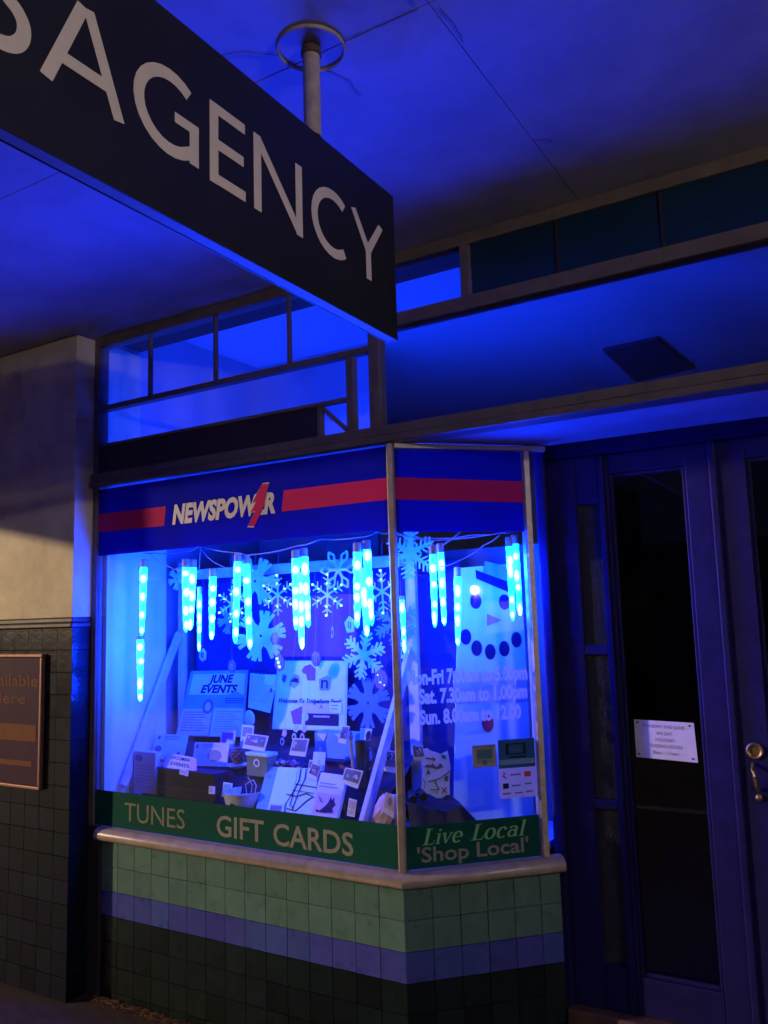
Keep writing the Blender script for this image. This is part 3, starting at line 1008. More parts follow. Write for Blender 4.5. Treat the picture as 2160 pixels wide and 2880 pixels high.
MB().lathe((1.189, DOORY + 0.002, 1.034), [(0.014, 0.0), (0.014, 0.006), (0.010, 0.012), (0.004, 0.014)], 16, (0, -1, 0)).build('keyhole_knob', G_BRASS, d2, smooth=True)

nt_ = thing('holiday_notice', 'small white typed notice stuck on the dark door glass', 'notice', (0.867, DOORY + 0.03, 1.14))
S = Sheet((0.757, DOORY + 0.029, 1.286), (0.979, DOORY + 0.027, 1.281), (0.984, DOORY + 0.027, 1.136), (0.757, DOORY + 0.029, 1.144), 0.001)
S.sheet('paper', G_PAPER2, nt_, 0.001)
for t, u0, u1, v in (('MONDAY 2ND JUNE', 0.14, 0.84, 0.10), ('WA DAY', 0.36, 0.63, 0.28), ('HOLIDAY', 0.35, 0.66, 0.45), ('TRADING HOURS', 0.22, 0.78, 0.61), ('8am - 11am', 0.29, 0.70, 0.78)):
    S.text('typed_line', t, G_INKGREY, nt_, u0, v, u1, v + 0.085)
for u, v in ((0.06, 0.07), (0.93, 0.08), (0.05, 0.91), (0.93, 0.91)):
    S.poly('corner_mark', G_INK, nt_, ell(u, v, 0.022, 0.026, 8))

# ---- neighbouring wall -----------------------------------------------------
nb = thing('neighbouring_wall', 'cream rendered wall with dark glazed tile dado beside the shop window', 'wall', (-2.6, -0.1, 0))
WX, WY = -1.736, -0.12
MB().box(-18.0, WX, WY, 0.30, 1.752, 3.170).build('rendered_wall', G_YELLOW, nb, bevel=0.004)
dado = MB().box(-18.0, WX - 0.013, WY + 0.013, 0.30, 0.0, 1.700).build('tiled_dado', G_GROUT, nb)
MB().box(-18.0, WX + 0.008, WY - 0.014, 0.05, 1.703, 1.727).build('dado_cap', G_CAP, nb, bevel=0.006)
MB().box(-18.0, WX + 0.003, WY - 0.005, 0.05, 1.728, 1.751).build('dado_cap', G_CAP, nb, bevel=0.005)
NBF = Frame((WX, WY, 0), (1, 0, 0), (0, -1, 0))
RET = Frame((WX, WY, 0), (0, 1, 0), (1, 0, 0))
_rows = [(1.702 - 0.1065 * (i + 1), 1.702 - 0.1065 * i) for i in range(15)] + [(0.0, 0.1045)]
lay_tiles(NBF, [(-0.11 * (i + 1), -0.11 * i) for i in range(13)], _rows, lambda r: G_TNAVY, dado)
lay_tiles(RET, [(0.0, 0.108)], _rows, lambda r: G_TNAVY, dado)

pf = thing('framed_wall_poster', 'maroon poster in a copper frame on the dark tiled wall', 'framed poster', (-2.1, WY - 0.012, 0.95))
PX0, PX1, PZ0, PZ1 = -2.52, -1.925, 0.930, 1.578
py = WY - 0.0125
for x0, x1, z0, z1 in ((PX0, PX1, PZ1 - 0.016, PZ1), (PX0, PX1, PZ0, PZ0 + 0.016), (PX0, PX0 + 0.016, PZ0 + 0.0165, PZ1 - 0.0165), (PX1 - 0.016, PX1, PZ0 + 0.0165, PZ1 - 0.0165)):
    MB().box(x0, x1, py - 0.014, WY - 0.003, z0, z1).build('frame_bar', G_COPPER, pf, bevel=0.004)
MB().box(PX0 + 0.0165, PX1 - 0.0165, py - 0.004, WY - 0.004, PZ0 + 0.0165, PZ1 - 0.0165).build('poster_sheet', G_POSTER, pf)
ftext('lettering', 'Available', NBF, PX0 - WX + 0.10, PX1 - WX - 0.035, 1.420, 1.475, 0.0180, G_POSTERTXT, pf, bold=0.006)
ftext('lettering', 'Here', NBF, PX0 - WX + 0.19, PX1 - WX - 0.13, 1.335, 1.385, 0.0180, G_POSTERTXT, pf, bold=0.006)
MB().box(PX0 + 0.06, PX1 - 0.045, py - 0.0055, py - 0.0041, 1.155, 1.235).build('printed_block', G_POSTERTXT, pf)
MB().box(PX0 + 0.06, PX1 - 0.07, py - 0.0055, py - 0.0041, 1.035, 1.060).build('printed_block', G_POSTERTXT, pf)

# pier added out of view to block side light along the wall
pr_ = thing('light_block_pier', 'added cream pier blocking side light beyond the far end of the shopfront', 'wall', (4.6, -0.2, 0))
MB().box(XR + 0.001, 5.6, -0.62, 0.30, 0.0, 3.170).build('blocking_pier', G_YELLOW, pr_, bevel=0.004)

# ---- awning over the footpath ------------------------------------------------
aw = thing('street_awning', 'flat awning soffit of painted sheets over the footpath', 'awning', (0, -1.5, 3.17))
xj = [-18.0, -3.94, -1.56, 0.82, 3.2, 5.58, 8.0]
yj = [-3.05, -2.30, -1.15, -0.001]
for i in range(len(xj) - 1):
    for j in range(len(yj) - 1):
        dz = random.uniform(-0.0012, 0.0012)
        MB().box(xj[i] + 0.0012, xj[i + 1] - 0.0012, yj[j] + 0.0012, yj[j + 1] - 0.0012, 3.176 + dz, 3.188 + dz).build('ceiling_sheet', G_CEIL, aw)
MB().box(-18.0, 8.0, -3.05, 0.30, 3.190, 3.30).build('awning_deck', G_RUST, aw)
MB().box(-18.0, 8.0, -3.11, -3.051, 3.12, 3.55).build('fascia', G_BATTEN, aw)
MB().prism([(-5.72, -3.112, 2.865), (-5.72, -3.112, 3.119), (-7.2, -3.112, 3.119), (-6.9, -3.112, 3.112)], (0, -0.03, 0)).build('shadow_valance', G_BATTEN, aw)  # unseen wedge, added and sloped to cast the shadow edge on the cream wall
rg = MB()
_ro, _rn = 0.088, 40
for k in range(_rn):
    a0, a1 = 2 * math.pi * k / _rn, 2 * math.pi * (k + 1) / _rn
    pr = [(0.0835, 3.1745), (0.084, 3.168), (0.0865, 3.166), (0.089, 3.168), (0.0895, 3.1745)]
    vs = [(0.49 + r * math.cos(a), -1.18 + r * math.sin(a), z) for a in (a0, a1) for r, z in pr]
    rg.add(vs, [(i, i + 1, 6 + i, 5 + i) for i in range(4)])
rg.build('pole_cover_ring', G_POLE, aw, smooth=True)

for pts in ([(0.787, -1.150), (0.70, -1.153), (0.61, -1.158), (0.575, -1.163)], [(0.80, -1.17), (0.79, -1.25), (0.76, -1.34)], [(0.835, -1.12), (0.84, -1.04), (0.83, -0.97)],
            [(0.405, -1.20), (0.34, -1.26), (0.25, -1.30)], [(0.47, -1.095), (0.50, -1.02), (0.49, -0.93)], [(0.82, -0.46), (0.86, -0.44), (0.87, -0.40)]):
    c = MB()
    P = []
    for (x0, y0), (x1, y1) in zip(pts, pts[1:]):
        for k in range(6):
            q = k / 6
            P.append((x0 + (x1 - x0) * q + random.uniform(-.003, .003), y0 + (y1 - y0) * q + random.uniform(-.003, .003), 3.1745))
    c.tube(P, 0.0009, 4)
    c.build('plaster_crack', G_RUST, aw)

# ---- hanging sign ---------------------------------------------------------
KS = 0.775
SX = 0.5075
SZ0, SZ1 = 2.492, 2.928
SY1 = -0.807
SY0 = -3.02
sign = thing('hanging_sign', 'long black under-awning sign with cream capital letters on a steel pole', 'sign', (SX - 0.0175, (SY0 + SY1) / 2, SZ0))
MB().box(SX - 0.032, SX - 0.003, SY0, SY1, SZ0 + 0.001, SZ1 - 0.001).build('sign_case', G_SIGNEDGE, sign, bevel=0.002)
MB().box(SX - 0.0029, SX, SY0, SY1 + 0.001, SZ0, SZ1).build('sign_face', G_SIGN, sign)
MB().box(SX - 0.035, SX - 0.0321, SY0, SY1 + 0.001, SZ0, SZ1).build('sign_face', G_SIGN, sign)
for yy in (-1.18, -2.55):
    p = MB()
    p.lathe((0.49, yy, SZ1), [(0.0225, -0.0005), (0.0225, 0.246)], 20)
    p.build('pole', G_POLE, sign, smooth=True)
    MB().lathe((0.49, yy, 3.150), [(0.0230, 0), (0.027, 0.003), (0.027, 0.010), (0.024, 0.024)], 20).build('pole_collar', G_RUST, sign, smooth=True)

W = 0.145
def sg(ch):
    if ch == 'S':
        p = arc(0.30, 0.74, 0.22, 0.20, 35, 250, 12) + arc(0.27, 0.27, 0.24, 0.22, 72, -140, 14)
        p = [(0.50, 0.87), (0.40, 0.925), (0.29, 0.93), (0.17, 0.885), (0.11, 0.79), (0.12, 0.69), (0.20, 0.60), (0.33, 0.53), (0.44, 0.46), (0.50, 0.36), (0.49, 0.23), (0.41, 0.12), (0.28, 0.07), (0.16, 0.085), (0.06, 0.15)]
        q = []
        for i in range(len(p) - 1):
            a, b0, c, d = p[max(i - 1, 0)], p[i], p[i + 1], p[min(i + 2, len(p) - 1)]
            for k in range(4):
                u = k / 4
                q.append(tuple(0.5 * (2 * b0[j] + (c[j] - a[j]) * u + (2 * a[j] - 5 * b0[j] + 4 * c[j] - d[j]) * u * u + (3 * b0[j] - a[j] - 3 * c[j] + d[j]) * u ** 3) for j in (0, 1)))
        q.append(p[-1])
        return 0.60, [(q, [W] * len(q))]
    if ch == 'A':
        return 1.0, [([(0.075, 0.0), (0.47, 1.0)], [W, W]), ([(0.925, 0.0), (0.53, 1.0)], [W, W]), ([(0.2, 0.31), (0.8, 0.31)], [0.13, 0.13])]
    if ch == 'G':
        p = arc(0.52, 0.5, 0.45, 0.43, 52, 318, 20) + [(0.88, 0.12)]
        return 0.95, [(p, [W] * len(p)), ([(0.88, 0.05), (0.88, 0.53)], [W, W]), ([(0.58, 0.48), (0.95, 0.48)], [0.12, 0.12])]
    if ch == 'E':
        return 0.62, [([(0.075, 0.0), (0.075, 1.0)], [W, W]), ([(0.08, 0.935), (0.62, 0.935)], [.13, .13]), ([(0.08, 0.5), (0.59, 0.5)], [.13, .13]), ([(0.08, 0.065), (0.62, 0.065)], [.13, .13])]
    if ch == 'N':
        return 1.0, [([(0.075, 0.0), (0.075, 1.0)], [W, W]), ([(0.925, 0.0), (0.925, 1.0)], [W, W]), ([(0.07, 0.97), (0.93, 0.03)], [.15, .15])]
    if ch == 'C':
        p = arc(0.52, 0.5, 0.45, 0.43, 52, 308, 20)
        return 0.90, [(p, [W] * len(p))]
    if ch == 'Y':
        return 0.93, [([(0.08, 1.0), (0.465, 0.46)], [W, W]), ([(0.85, 1.0), (0.465, 0.46)], [W, W]), ([(0.465, 0.52), (0.465, 0.0)], [W, W])]
    if ch == 'W':
        return 1.35, [([(0.07, 1.0), (0.36, 0.0)], [W, W]), ([(0.675, 1.0), (0.36, 0.0)], [W, W]), ([(0.675, 1.0), (0.99, 0.0)], [W, W]), ([(1.28, 1.0), (0.99, 0.0)], [W, W])]


LH = 0.235 * KS
LZ = 1.711 + (2.886 - 1.711) * KS
_y = lambda v: -2.789 + (v + 2.789) * KS
starts = [('A', _y(-1.753)), ('G', _y(-1.493)), ('E', _y(-1.228)), ('N', _y(-1.045)), ('C', _y(-0.762)), ('Y', _y(-0.533))]
cur = _y(-1.753) - 0.012
for ch in 'SWEN':
    w = sg(ch)[0] * LH
    cur -= w
    starts.append((ch, cur))
    cur -= 0.035
for ch, ys in starts:
    b = MB()
    for k, (pts, ws) in enumerate(sg(ch)[1]):
        L, Q = stroke_poly(pts, ws)
        n = len(L)
        cl = lambda q: min(1.0, max(0.0, q)) if ch not in 'SGC' else q
        P = lambda q: (SX + 0.0012 + 0.0003 * k, ys + q[0] * LH, LZ + cl(q[1]) * LH)
        b.add([P(q) for q in L] + [P(q) for q in Q], [(i, n + i, n + i + 1, i + 1) for i in range(n - 1)])
    b.build('letter', G_LETTER, sign)

# ================================================================== WINDOW DISPLAY
# ---- icicle lights --------------------------------------------------------
ICE = [((-1.456, 0.07, 2.02), (-1.468, 0.07, 1.656)), ((-1.478, 0.07, 1.648), (-1.475, 0.07, 1.341)), ((-1.175, 0.07, 2.003), (-1.175, 0.07, 1.665)),
       ((-1.160, 0.10, 2.002), (-1.177, 0.10, 1.677)), ((-1.175, 0.16, 1.874), (-1.179, 0.16, 1.571)), ((-1.052, 0.12, 1.954), (-1.062, 0.12, 1.628)),
       ((-0.855, 0.07, 2.011), (-0.875, 0.07, 1.611)), ((-0.834, 0.10, 1.999), (-0.815, 0.10, 1.579)), ((-0.530, 0.07, 2.004), (-0.533, 0.07, 1.663)),
       ((-0.508, 0.10, 2.011), (-0.490, 0.10, 1.673)), ((-0.552, 0.13, 1.907), (-0.550, 0.13, 1.586)), ((-0.212, 0.07, 2.012), (-0.222, 0.07, 1.667)),
       ((-0.186, 0.10, 2.022), (-0.170, 0.10, 1.675)), ((-0.227, 0.13, 1.91), (-0.213, 0.13, 1.639)), ((-0.082, 0.20, 1.789), (-0.077, 0.20, 1.561)),
       ((0.085, 0.171, 1.988), (0.084, 0.170, 1.661)), ((0.098, 0.213, 1.997), (0.101, 0.220, 1.667)), ((0.139, 0.282, 1.899), (0.131, 0.274, 1.583)),
       ((0.320, 0.408, 2.018), (0.320, 0.409, 1.678)), ((0.330, 0.448, 2.030), (0.334, 0.454, 1.702))]
ICE_LABEL = ['glowing icicle light hung first beside the pale side board', 'long low icicle light below the first one by the side board',
             'thick front icicle of the second bunch above the june events poster', 'rear icicle overlapping the thick second bunch', 'short thin icicle set deeper between second and third bunches',
             'single slim icicle hanging between the second bunch and the long pair', 'front icicle of the long pair above the list sheet', 'rear icicle of the long pair, reaching lowest above the list sheet',
             'front icicle of the trio above the welcome poster', 'rear icicle of the trio above the welcome poster', 'lowest middle icicle of the trio above the welcome poster',
             'front icicle of the trio close to the corner window post', 'rear icicle of the trio nearest the corner window post', 'lowest middle icicle of the trio close to the corner post',
             'short icicle just past the corner post, low among snowflakes', 'front icicle of the pair above the opening hours', 'rear icicle of the pair above the opening hours',
             'single straight icicle beside the snowman panel edge', 'front icicle of the last pair over the snowman face', 'rear icicle of the last pair, against the end window post']
led_me = MB().ball((0, 0, 0), 1.0, 1.0, 1.0, 8, 4).mesh('led')
led_me.materials.append(G_LED)
for i, (a, c) in enumerate(ICE):
    a, c = V(a), V(c)
    ax = (c - a)
    L = ax.length
    ax.normalize()
    t = thing('icicle_light', ICE_LABEL[i], 'icicle light', c, 'blue icicle lights strung along the window top')
    r0 = 0.0175 if i < 15 else 0.0150
    if i in (2, 3):
        r0 = 0.019
    if i in (4, 14):
        r0 = 0.0115
    cl = 0.034 if i not in (1, 14) else 0.012
    MB().lathe(a, [(0.004, -0.006), (r0 * 0.9, -0.004), (r0, 0.0), (r0, cl)], 14, ax).build('cap', G_TCAP, t, smooth=True)
    prof = []
    ns = 26
    ph0 = random.random() * 6
    for k in range(ns + 1):
        h = cl + 0.0005 + (L - cl) * k / ns
        q = (h - cl) / (L - cl)
        r = r0 * (1.02 - 0.42 * q ** 1.5) * (1 + 0.05 * math.sin(ph0 + h * 170) + 0.04 * math.sin(ph0 * 2 + h * 67))
        if q > 0.93:
            r *= max(0.25, 1 - ((q - 0.93) / 0.07) ** 2 * 0.75)
        prof.append((r, h))
    MB().lathe(a, prof, 14, ax).build('tube', G_TUBE, t, smooth=True)
    n = 4 if L > 0.28 else 3
    for k in range(n):
        q = (k + 0.60 + random.uniform(-0.28, 0.28)) / n
        h = cl + (L - cl) * min(0.93, q)
        rr = r0 * (1.06 - 0.42 * q ** 1.5)
        side = V((random.uniform(-0.15, 0.15) * rr, random.uniform(-0.15, 0.15) * rr, 0))
        mm = Matrix.Translation(a + ax * h + side) @ Matrix.Diagonal((rr * 0.80, rr * 0.80, random.uniform(0.013, 0.030), 1))
        inst('led', led_me, mm, t)


def cable(name, label, pts, r=0.0022):
    # soften the corners a little
    P = [V(p) for p in pts]
    out = []
    for i in range(len(P) - 1):
        for k in range(5):
            q = k / 5
            s_ = P[i].lerp(P[i + 1], q)
            s_.z -= 0.006 * math.sin(math.pi * q)
            out.append(s_)
    out.append(P[-1])
    o = MB().tube(out, r, 6).build(name, G_CABLE, None, smooth=True)
    tag(o, label, 'cable', 'white light cables under the window header')


cable('light_cable', 'main white cable looping between icicles along the front glass', [(-1.437, .055, 2.052), (-1.166, .055, 2.041), (-1.078, .055, 2.061), (-.826, .055, 2.013), (-.759, .055, 2.002), (-.514, .055, 2.023), (-.392, .055, 2.044), (-.182, .055, 2.038), (-.104, .055, 2.054), (-.046, .055, 2.046)])
cable('light_cable', 'thin cable sagging behind the second icicle bunch', [(-1.481, .12, 2.058), (-1.297, .12, 1.968), (-1.14, .12, 1.948), (-1.131, .12, 2.062), (-1.046, .12, 1.987), (-.883, .12, 1.935), (-.774, .12, 1.943)], 0.0015)
cable('light_cable', 'upper white cable along the angled glass to the end post', [(-.023, .052, 2.038), (.099, .171, 2.019), (.211, .284, 2.033), (.304, .379, 2.042), (.338, .413, 2.046)])
cable('light_cable', 'slanting white cable crossing from end post down past single icicle', [(-.027, .072, 2.046), (.075, .175, 2.011), (.296, .399, 2.044), (.236, .339, 1.991), (.156, .258, 1.927), (.093, .193, 1.904)])
cable('light_cable', 'short cable end poking up behind the pair above the hours', [(.188, .275, 2.070), (.116, .204, 1.993)], 0.003)

# hanging fittings so each bunch ties to the cable
for i in (0, 2, 3, 6, 7, 8, 9, 11, 12, 15, 16, 18, 19, 5, 17):
    pass

# ---- snowflakes ------------------------------------------------------------


def flake_mesh(kind, n=6):
    """unit-radius snowflake in the xz plane"""
    b = MB()
    T = 0.012
    k = 0
    def bar2(p0, p1, w0, w1):
        nonlocal k
        d = V((p1[0] - p0[0], 0, p1[1] - p0[1]))
        t = d.normalized()
        nn = V((-t.z, 0, t.x))
        off = 0.0014 * (k % 7)
        k += 1
        a, c = V((p0[0], -off, p0[1])), V((p1[0], -off, p1[1]))
        b.prism([a + nn * w0 / 2, a - nn * w0 / 2, c - nn * w1 / 2, c + nn * w1 / 2], (0, T + 2 * off, 0))
    for i in range(n):
        a = 2 * math.pi * i / n + math.pi / 2
        dx, dz = math.cos(a), math.sin(a)
        at = lambda r, s=0.0: (dx * r - dz * s, dz * r + dx * s)
        if kind == 'fern':
            bar2(at(0.0), at(0.82), 0.20, 0.16); bar2(at(0.82), at(1.0), 0.20, 0.03)
            for r, l in ((0.36, 0.22), (0.56, 0.27), (0.76, 0.22)):
                for s in (-1, 1):
                    bar2(at(r, 0.05 * s), at(r + l * 0.75, s * l), 0.095, 0.085)
        elif kind == 'lace':
            bar2(at(0.0), at(0.55), 0.30, 0.13); bar2(at(0.55), at(1.0), 0.13, 0.10)
            for r, l in ((0.30, 0.20), (0.48, 0.28), (0.66, 0.28), (0.84, 0.20)):
                for s in (-1, 1):
                    bar2(at(r, 0.03 * s), at(r + l * 0.55, s * l), 0.075, 0.06)
        elif kind == 'plate':
            bar2(at(0.05), at(0.60), 0.46, 0.34)
            bar2(at(0.60), at(1.0), 0.24, 0.20)
            for s in (-1, 1):
                bar2(at(0.55, 0.1 * s), at(0.95, s * 0.26), 0.16, 0.14)
        elif kind == 'diamond':
            bar2(at(0.0), at(0.42), 0.14, 0.14)
            for s in (-1, 1):
                bar2(at(0.38, 0), at(0.70, s * 0.18), 0.10, 0.10)
                bar2(at(0.70, s * 0.18), at(1.0, 0), 0.10, 0.10)
        elif kind == 'wire':
            bar2(at(0.0), at(1.0), 0.10, 0.07)
            for r, l in ((0.42, 0.20), (0.66, 0.26)):
                for s in (-1, 1):
                    bar2(at(r), at(r + l * 0.6, s * l), 0.07, 0.05)
    if kind in ('fern', 'lace'):
        b.prism([(0.15 * math.cos(2 * math.pi * q / 12), -0.012, 0.15 * math.sin(2 * math.pi * q / 12)) for q in range(12)], (0, 0.03, 0))
    return b


def snowflake(name, label, c, r, kind, m, rot=0.0, tilt=0.0, leds=False, top=2.04):
    t = thing(name, label, 'snowflake', c, 'snowflakes hung in the window' if not leds else 'wire snowflakes with light dots')
    me = flake_mesh(kind).mesh('flake')
    me.materials.append(m)
    mm = Matrix.Translation(V(c)) @ Matrix.Rotation(tilt, 4, 'Z') @ Matrix.Rotation(rot, 4, 'Y') @ Matrix.Diagonal((r, r, r, 1))
    inst('flake', me, mm, t)
    MB().tube([(c[0], c[1] + 0.003, c[2] + r * 0.6), (c[0] + 0.004, c[1] + 0.004, top)], 0.0007, 4).build('thread', G_THREAD, t)
    if leds:
        for i in range(6):
            a = 2 * math.pi * i / 6 + math.pi / 2
            for q in (0.95, 0.55):
                if random.random() < 0.84:
                    p = mm @ V((math.cos(a) * q, -0.06, math.sin(a) * q))
                    MB().ball(p, 0.0052 if q > 0.6 else 0.0042, n=8, m=5).build('light_dot', G_LEDW, t)
    return t


snowflake('snowflake', 'large feathery blue snowflake behind the corner post at cable height', (-0.149, 0.40, 1.986), 0.118, 'lace', G_FLAKE, 0.1, 0.3)
snowflake('snowflake', 'pale fern-armed snowflake right of the welcome poster top', (-0.406, 0.40, 1.541), 0.112, 'fern', G_FLAKE, 0.2, 0.15)
snowflake('snowflake', 'deep blue snowflake beside the welcome poster, lowest of all', (-0.401, 0.42, 1.326), 0.112, 'plate', G_FLAKE_DEEP, 0.05, 0.1, top=1.43)
snowflake('snowflake', 'bright plump snowflake behind the long icicle pair', (-1.000, 0.40, 1.635), 0.125, 'plate', G_FLAKE, 0.3, 0.5)
snowflake('snowflake', 'pale lacy snowflake against the white rail over the list sheet', (-1.050, 0.42, 1.905), 0.120, 'plate', G_FLAKE, 0.55, 0.4)
snowflake('snowflake', 'snowflake with open diamond tips on the white rail', (-0.547, 0.42, 1.935), 0.098, 'diamond', G_FLAKE, 0.52, 0.1)
snowflake('snowflake', 'dim snowflake at the top of the first upright', (-1.579, 0.42, 1.943), 0.060, 'plate', G_FLAKE, 0.2, 0.2)
snowflake('snowflake', 'blue snowflake half hidden by the corner post, mid height', (-0.260, 0.44, 1.683), 0.108, 'fern', G_FLAKE_DEEP, 0.0, 0.2)
snowflake('snowflake', 'small dim snowflake behind the slim single icicle', (-1.215, 0.42, 1.720), 0.075, 'plate', G_FLAKE_DEEP, 0.3, 0.2)
snowflake('wire_snowflake', 'wire snowflake with white dots before the trio over the welcome poster', (-0.836, 0.33, 1.828), 0.098, 'wire', G_CHARM, 0.0, 0.0, True)
snowflake('wire_snowflake', 'wire snowflake with white dots between the two icicle trios', (-0.549, 0.33, 1.817), 0.098, 'wire', G_CHARM, 0.05, 0.0, True)
snowflake('wire_snowflake', 'wire snowflake with white dots beside the corner window post', (-0.255, 0.33, 1.820), 0.098, 'wire', G_CHARM, -0.04, 0.0, True)
snowflake('wire_snowflake', 'wire snowflake with white dots behind the long icicle pair', (-1.125, 0.33, 1.794), 0.090, 'wire', G_CHARM, 0.04, 0.0, True)

# ---- rune charms ------------------------------------------------------------
CH = [((-1.347, .36, 1.545), .030, G_CHARM, 6, 'pale hexagon charm above the june events poster start'), ((-1.154, .36, 1.488), .030, G_CHARMP, 7, 'violet oval charm at the june events poster top corner'),
      ((-0.840, .34, 1.507), .036, G_CHARMP, 6, 'violet charm with a white glint over the welcome poster corner'), ((-0.643, .36, 1.525), .032, G_CHARMP, 7, 'violet charm with dark mark over the welcome poster top edge'),
      ((-0.548, .36, 1.646), .026, G_CHARM, 4, 'narrow charm seen nearly edge-on above the welcome poster'), ((-0.451, .36, 1.678), .036, G_FLAKE, 5, 'pale five-sided rune charm above the fern snowflake'),
      ((-0.295, .36, 1.437), .040, G_CHARMP, 8, 'large dark violet charm with sparkles by the corner post'), ((-0.885, .36, 1.621), .030, G_CHARMP, 6, 'small violet charm beside the plump snowflake'),
      ((-0.184, .36, 1.563), .034, G_FLAKE, 7, 'pale blue charm beneath the short icicle past the post')]
for i, (c, r, m, n, lb) in enumerate(CH):
    t = thing('rune_charm', lb, 'charm', c, 'hanging rune charms')
    sx = 0.35 if n == 4 else 0.85
    pts = [(c[0] + r * sx * math.cos(2 * math.pi * k / n + 0.4 + i), c[1], c[2] + r * 1.15 * math.sin(2 * math.pi * k / n + 0.4 + i)) for k in range(n)]
    MB().prism(pts, (0, 0.008, 0)).build('stone', m, t, bevel=0.002)
    MB().tube([(c[0] - r * .22, c[1] - .002, c[2] - r * .4), (c[0] - r * .1, c[1] - .002, c[2] + r * .45), (c[0] + r * .22, c[1] - .002, c[2] + r * .3), (c[0] + r * .15, c[1] - .002, c[2] - r * .5)], 0.0022, 5).build('rune_mark', G_INK if m is not G_CHARMP else G_CHARM, t)
    MB().tube([(c[0], c[1] + .004, c[2] + r), (c[0] + .003, c[1] + .004, 1.95)], 0.0006, 4).build('thread', G_THREAD, t)
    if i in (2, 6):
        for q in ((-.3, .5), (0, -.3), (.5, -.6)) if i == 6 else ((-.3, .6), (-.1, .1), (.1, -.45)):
            MB().ball((c[0] + q[0] * r, c[1] - .003, c[2] + q[1] * r), 0.006 if i == 2 else 0.0028, n=8, m=5).build('painted_glint', G_LEDW, t)  # glints drawn as small glowing balls on the stone

# ---- timber stand: uprights, rail, props, dark backdrop -------------------------
stand = thing('display_stand', 'white timber display stand with two uprights, top rail and slanting props', 'stand', (-0.9, 0.5, 0.8))
MB().box(-1.652, -1.606, 0.495, 0.520, 0.801, 2.035).build('upright', G_BATTEN, stand, bevel=0.002)
MB().box(-0.232, -0.180, 0.495, 0.520, 0.801, 2.105).build('upright', G_BATTEN, stand, bevel=0.002)
MB().box(-0.300, -0.180, 0.4945, 0.5195, 2.106, 2.125).build('bracket', G_BATTEN, stand, bevel=0.002)
MB().box(-1.605, -0.233, 0.490, 0.512, 1.938, 1.990).build('top_rail', G_BATTEN, stand, bevel=0.002)
MB().bar((-1.630, 0.482, 1.655), (-1.630, 0.110, 0.930), 0.040, 0.020, up=(1, 0, 0)).build('prop', G_BATTEN, stand, bevel=0.002)
MB().bar((-0.205, 0.482, 1.560), (-0.205, 0.055, 0.905), 0.050, 0.022, up=(1, 0, 0)).build('prop', G_BATTEN, stand, bevel=0.002)


def drape(name, label, x0, x1, y, z0, z1, m, amp=0.008, cat='backdrop'):
    b = MB()
    nx, nz = 60, 8
    vs, fs = [], []
    for j in range(nz + 1):
        for i in range(nx + 1):
            x = x0 + (x1 - x0) * i / nx
            z = z0 + (z1 - z0) * j / nz
            vs.append((x, y + amp * (math.sin(x * 31 + 0.6 * math.sin(z * 4)) + 0.5 * math.sin(x * 73)) * (1 - 0.5 * j / nz), z))
    for j in range(nz):
        for i in range(nx):
            a = j * (nx + 1) + i
            fs.append((a, a + 1, a + nx + 2, a + nx + 1))
    b.add(vs, fs)
    o = b.build(name, m, None, smooth=True)
    md = o.modifiers.new('thick', 'SOLIDIFY'); md.thickness = 0.002
    return tag(o, label, cat)


drape('backdrop_cloth', 'dark cloth hung behind the posters from the white rail', -1.60, 0.015, 0.565, 0.805, 1.955, G_BACKCLOTH)

# ---- cloth covered risers ---------------------------------------------------


def hgt(x, y):
    pts = [(0.03, 0.825), (0.10, 0.872), (0.16, 0.892), (0.22, 1.012), (0.27, 1.022), (0.31, 1.045), (0.42, 1.105), (0.56, 1.115)]
    for (a, za), (c, zc) in zip(pts, pts[1:]):
        if y <= c:
            q = (y - a) / (c - a)
            q = q * q * (3 - 2 * q)
            return za + (zc - za) * q
    return pts[-1][1]


def cloth(name, label, x0, x1, y0, y1, fn, m, nx=70, ny=34):
    vs, fs = [], []
    for j in range(ny + 1):
        for i in range(nx + 1):
            x = x0 + (x1 - x0) * i / nx
            y = y0 + (y1 - y0) * j / ny
            z = fn(x, y) + 0.0035 * math.sin(x * 46 + 3 * math.sin(y * 17)) + 0.003 * math.sin(y * 61 + x * 13)
            vs.append((x, y, z))
    for j in range(ny):
        for i in range(nx):
            a = j * (nx + 1) + i
            fs.append((a, a + 1, a + nx + 2, a + nx + 1))
    o = MB().add(vs, fs).build(name, m, None, smooth=True)
    return tag(o, label, 'cloth')


cloth('riser_cloth', 'black cloth draped over the stepped display floor under the cards', -1.56, -0.17, 0.035, 0.555, lambda x, y: hgt(x, y) - 0.012, G_BLACKCLOTH)


def mound(x, y):
    s = x * math.cos(A45) + y * math.sin(A45)
    n = -x * math.sin(A45) + y * math.cos(A45)
    e = max(0.0, 1 - max(0, s - 0.24) / 0.16)
    e = e * e * (3 - 2 * e)
    return 0.815 + 0.155 * e * min(1.0, max(0.0, (n - 0.02) / 0.05)) + 0.018 * math.sin(s * 21 + n * 9)


vs, fs = [], []
nx, ny = 44, 26
for j in range(ny + 1):
    for i in range(nx + 1):
        s = 0.045 + 0.42 * i / nx
        n = 0.022 + 0.33 * j / ny
        p = SPL.p(s, 0, -n)
        vs.append((p.x, p.y, mound(p.x, p.y) + 0.004 * math.sin(s * 70 + n * 40)))
for j in range(ny):
    for i in range(nx):
        a = j * (nx + 1) + i
        fs.append((a, a + 1, a + nx + 2, a + nx + 1))
tag(MB().add(vs, fs).build('satin_cloth', G_SATIN, None, smooth=True), 'shiny black cloth heaped behind the angled window', 'cloth')

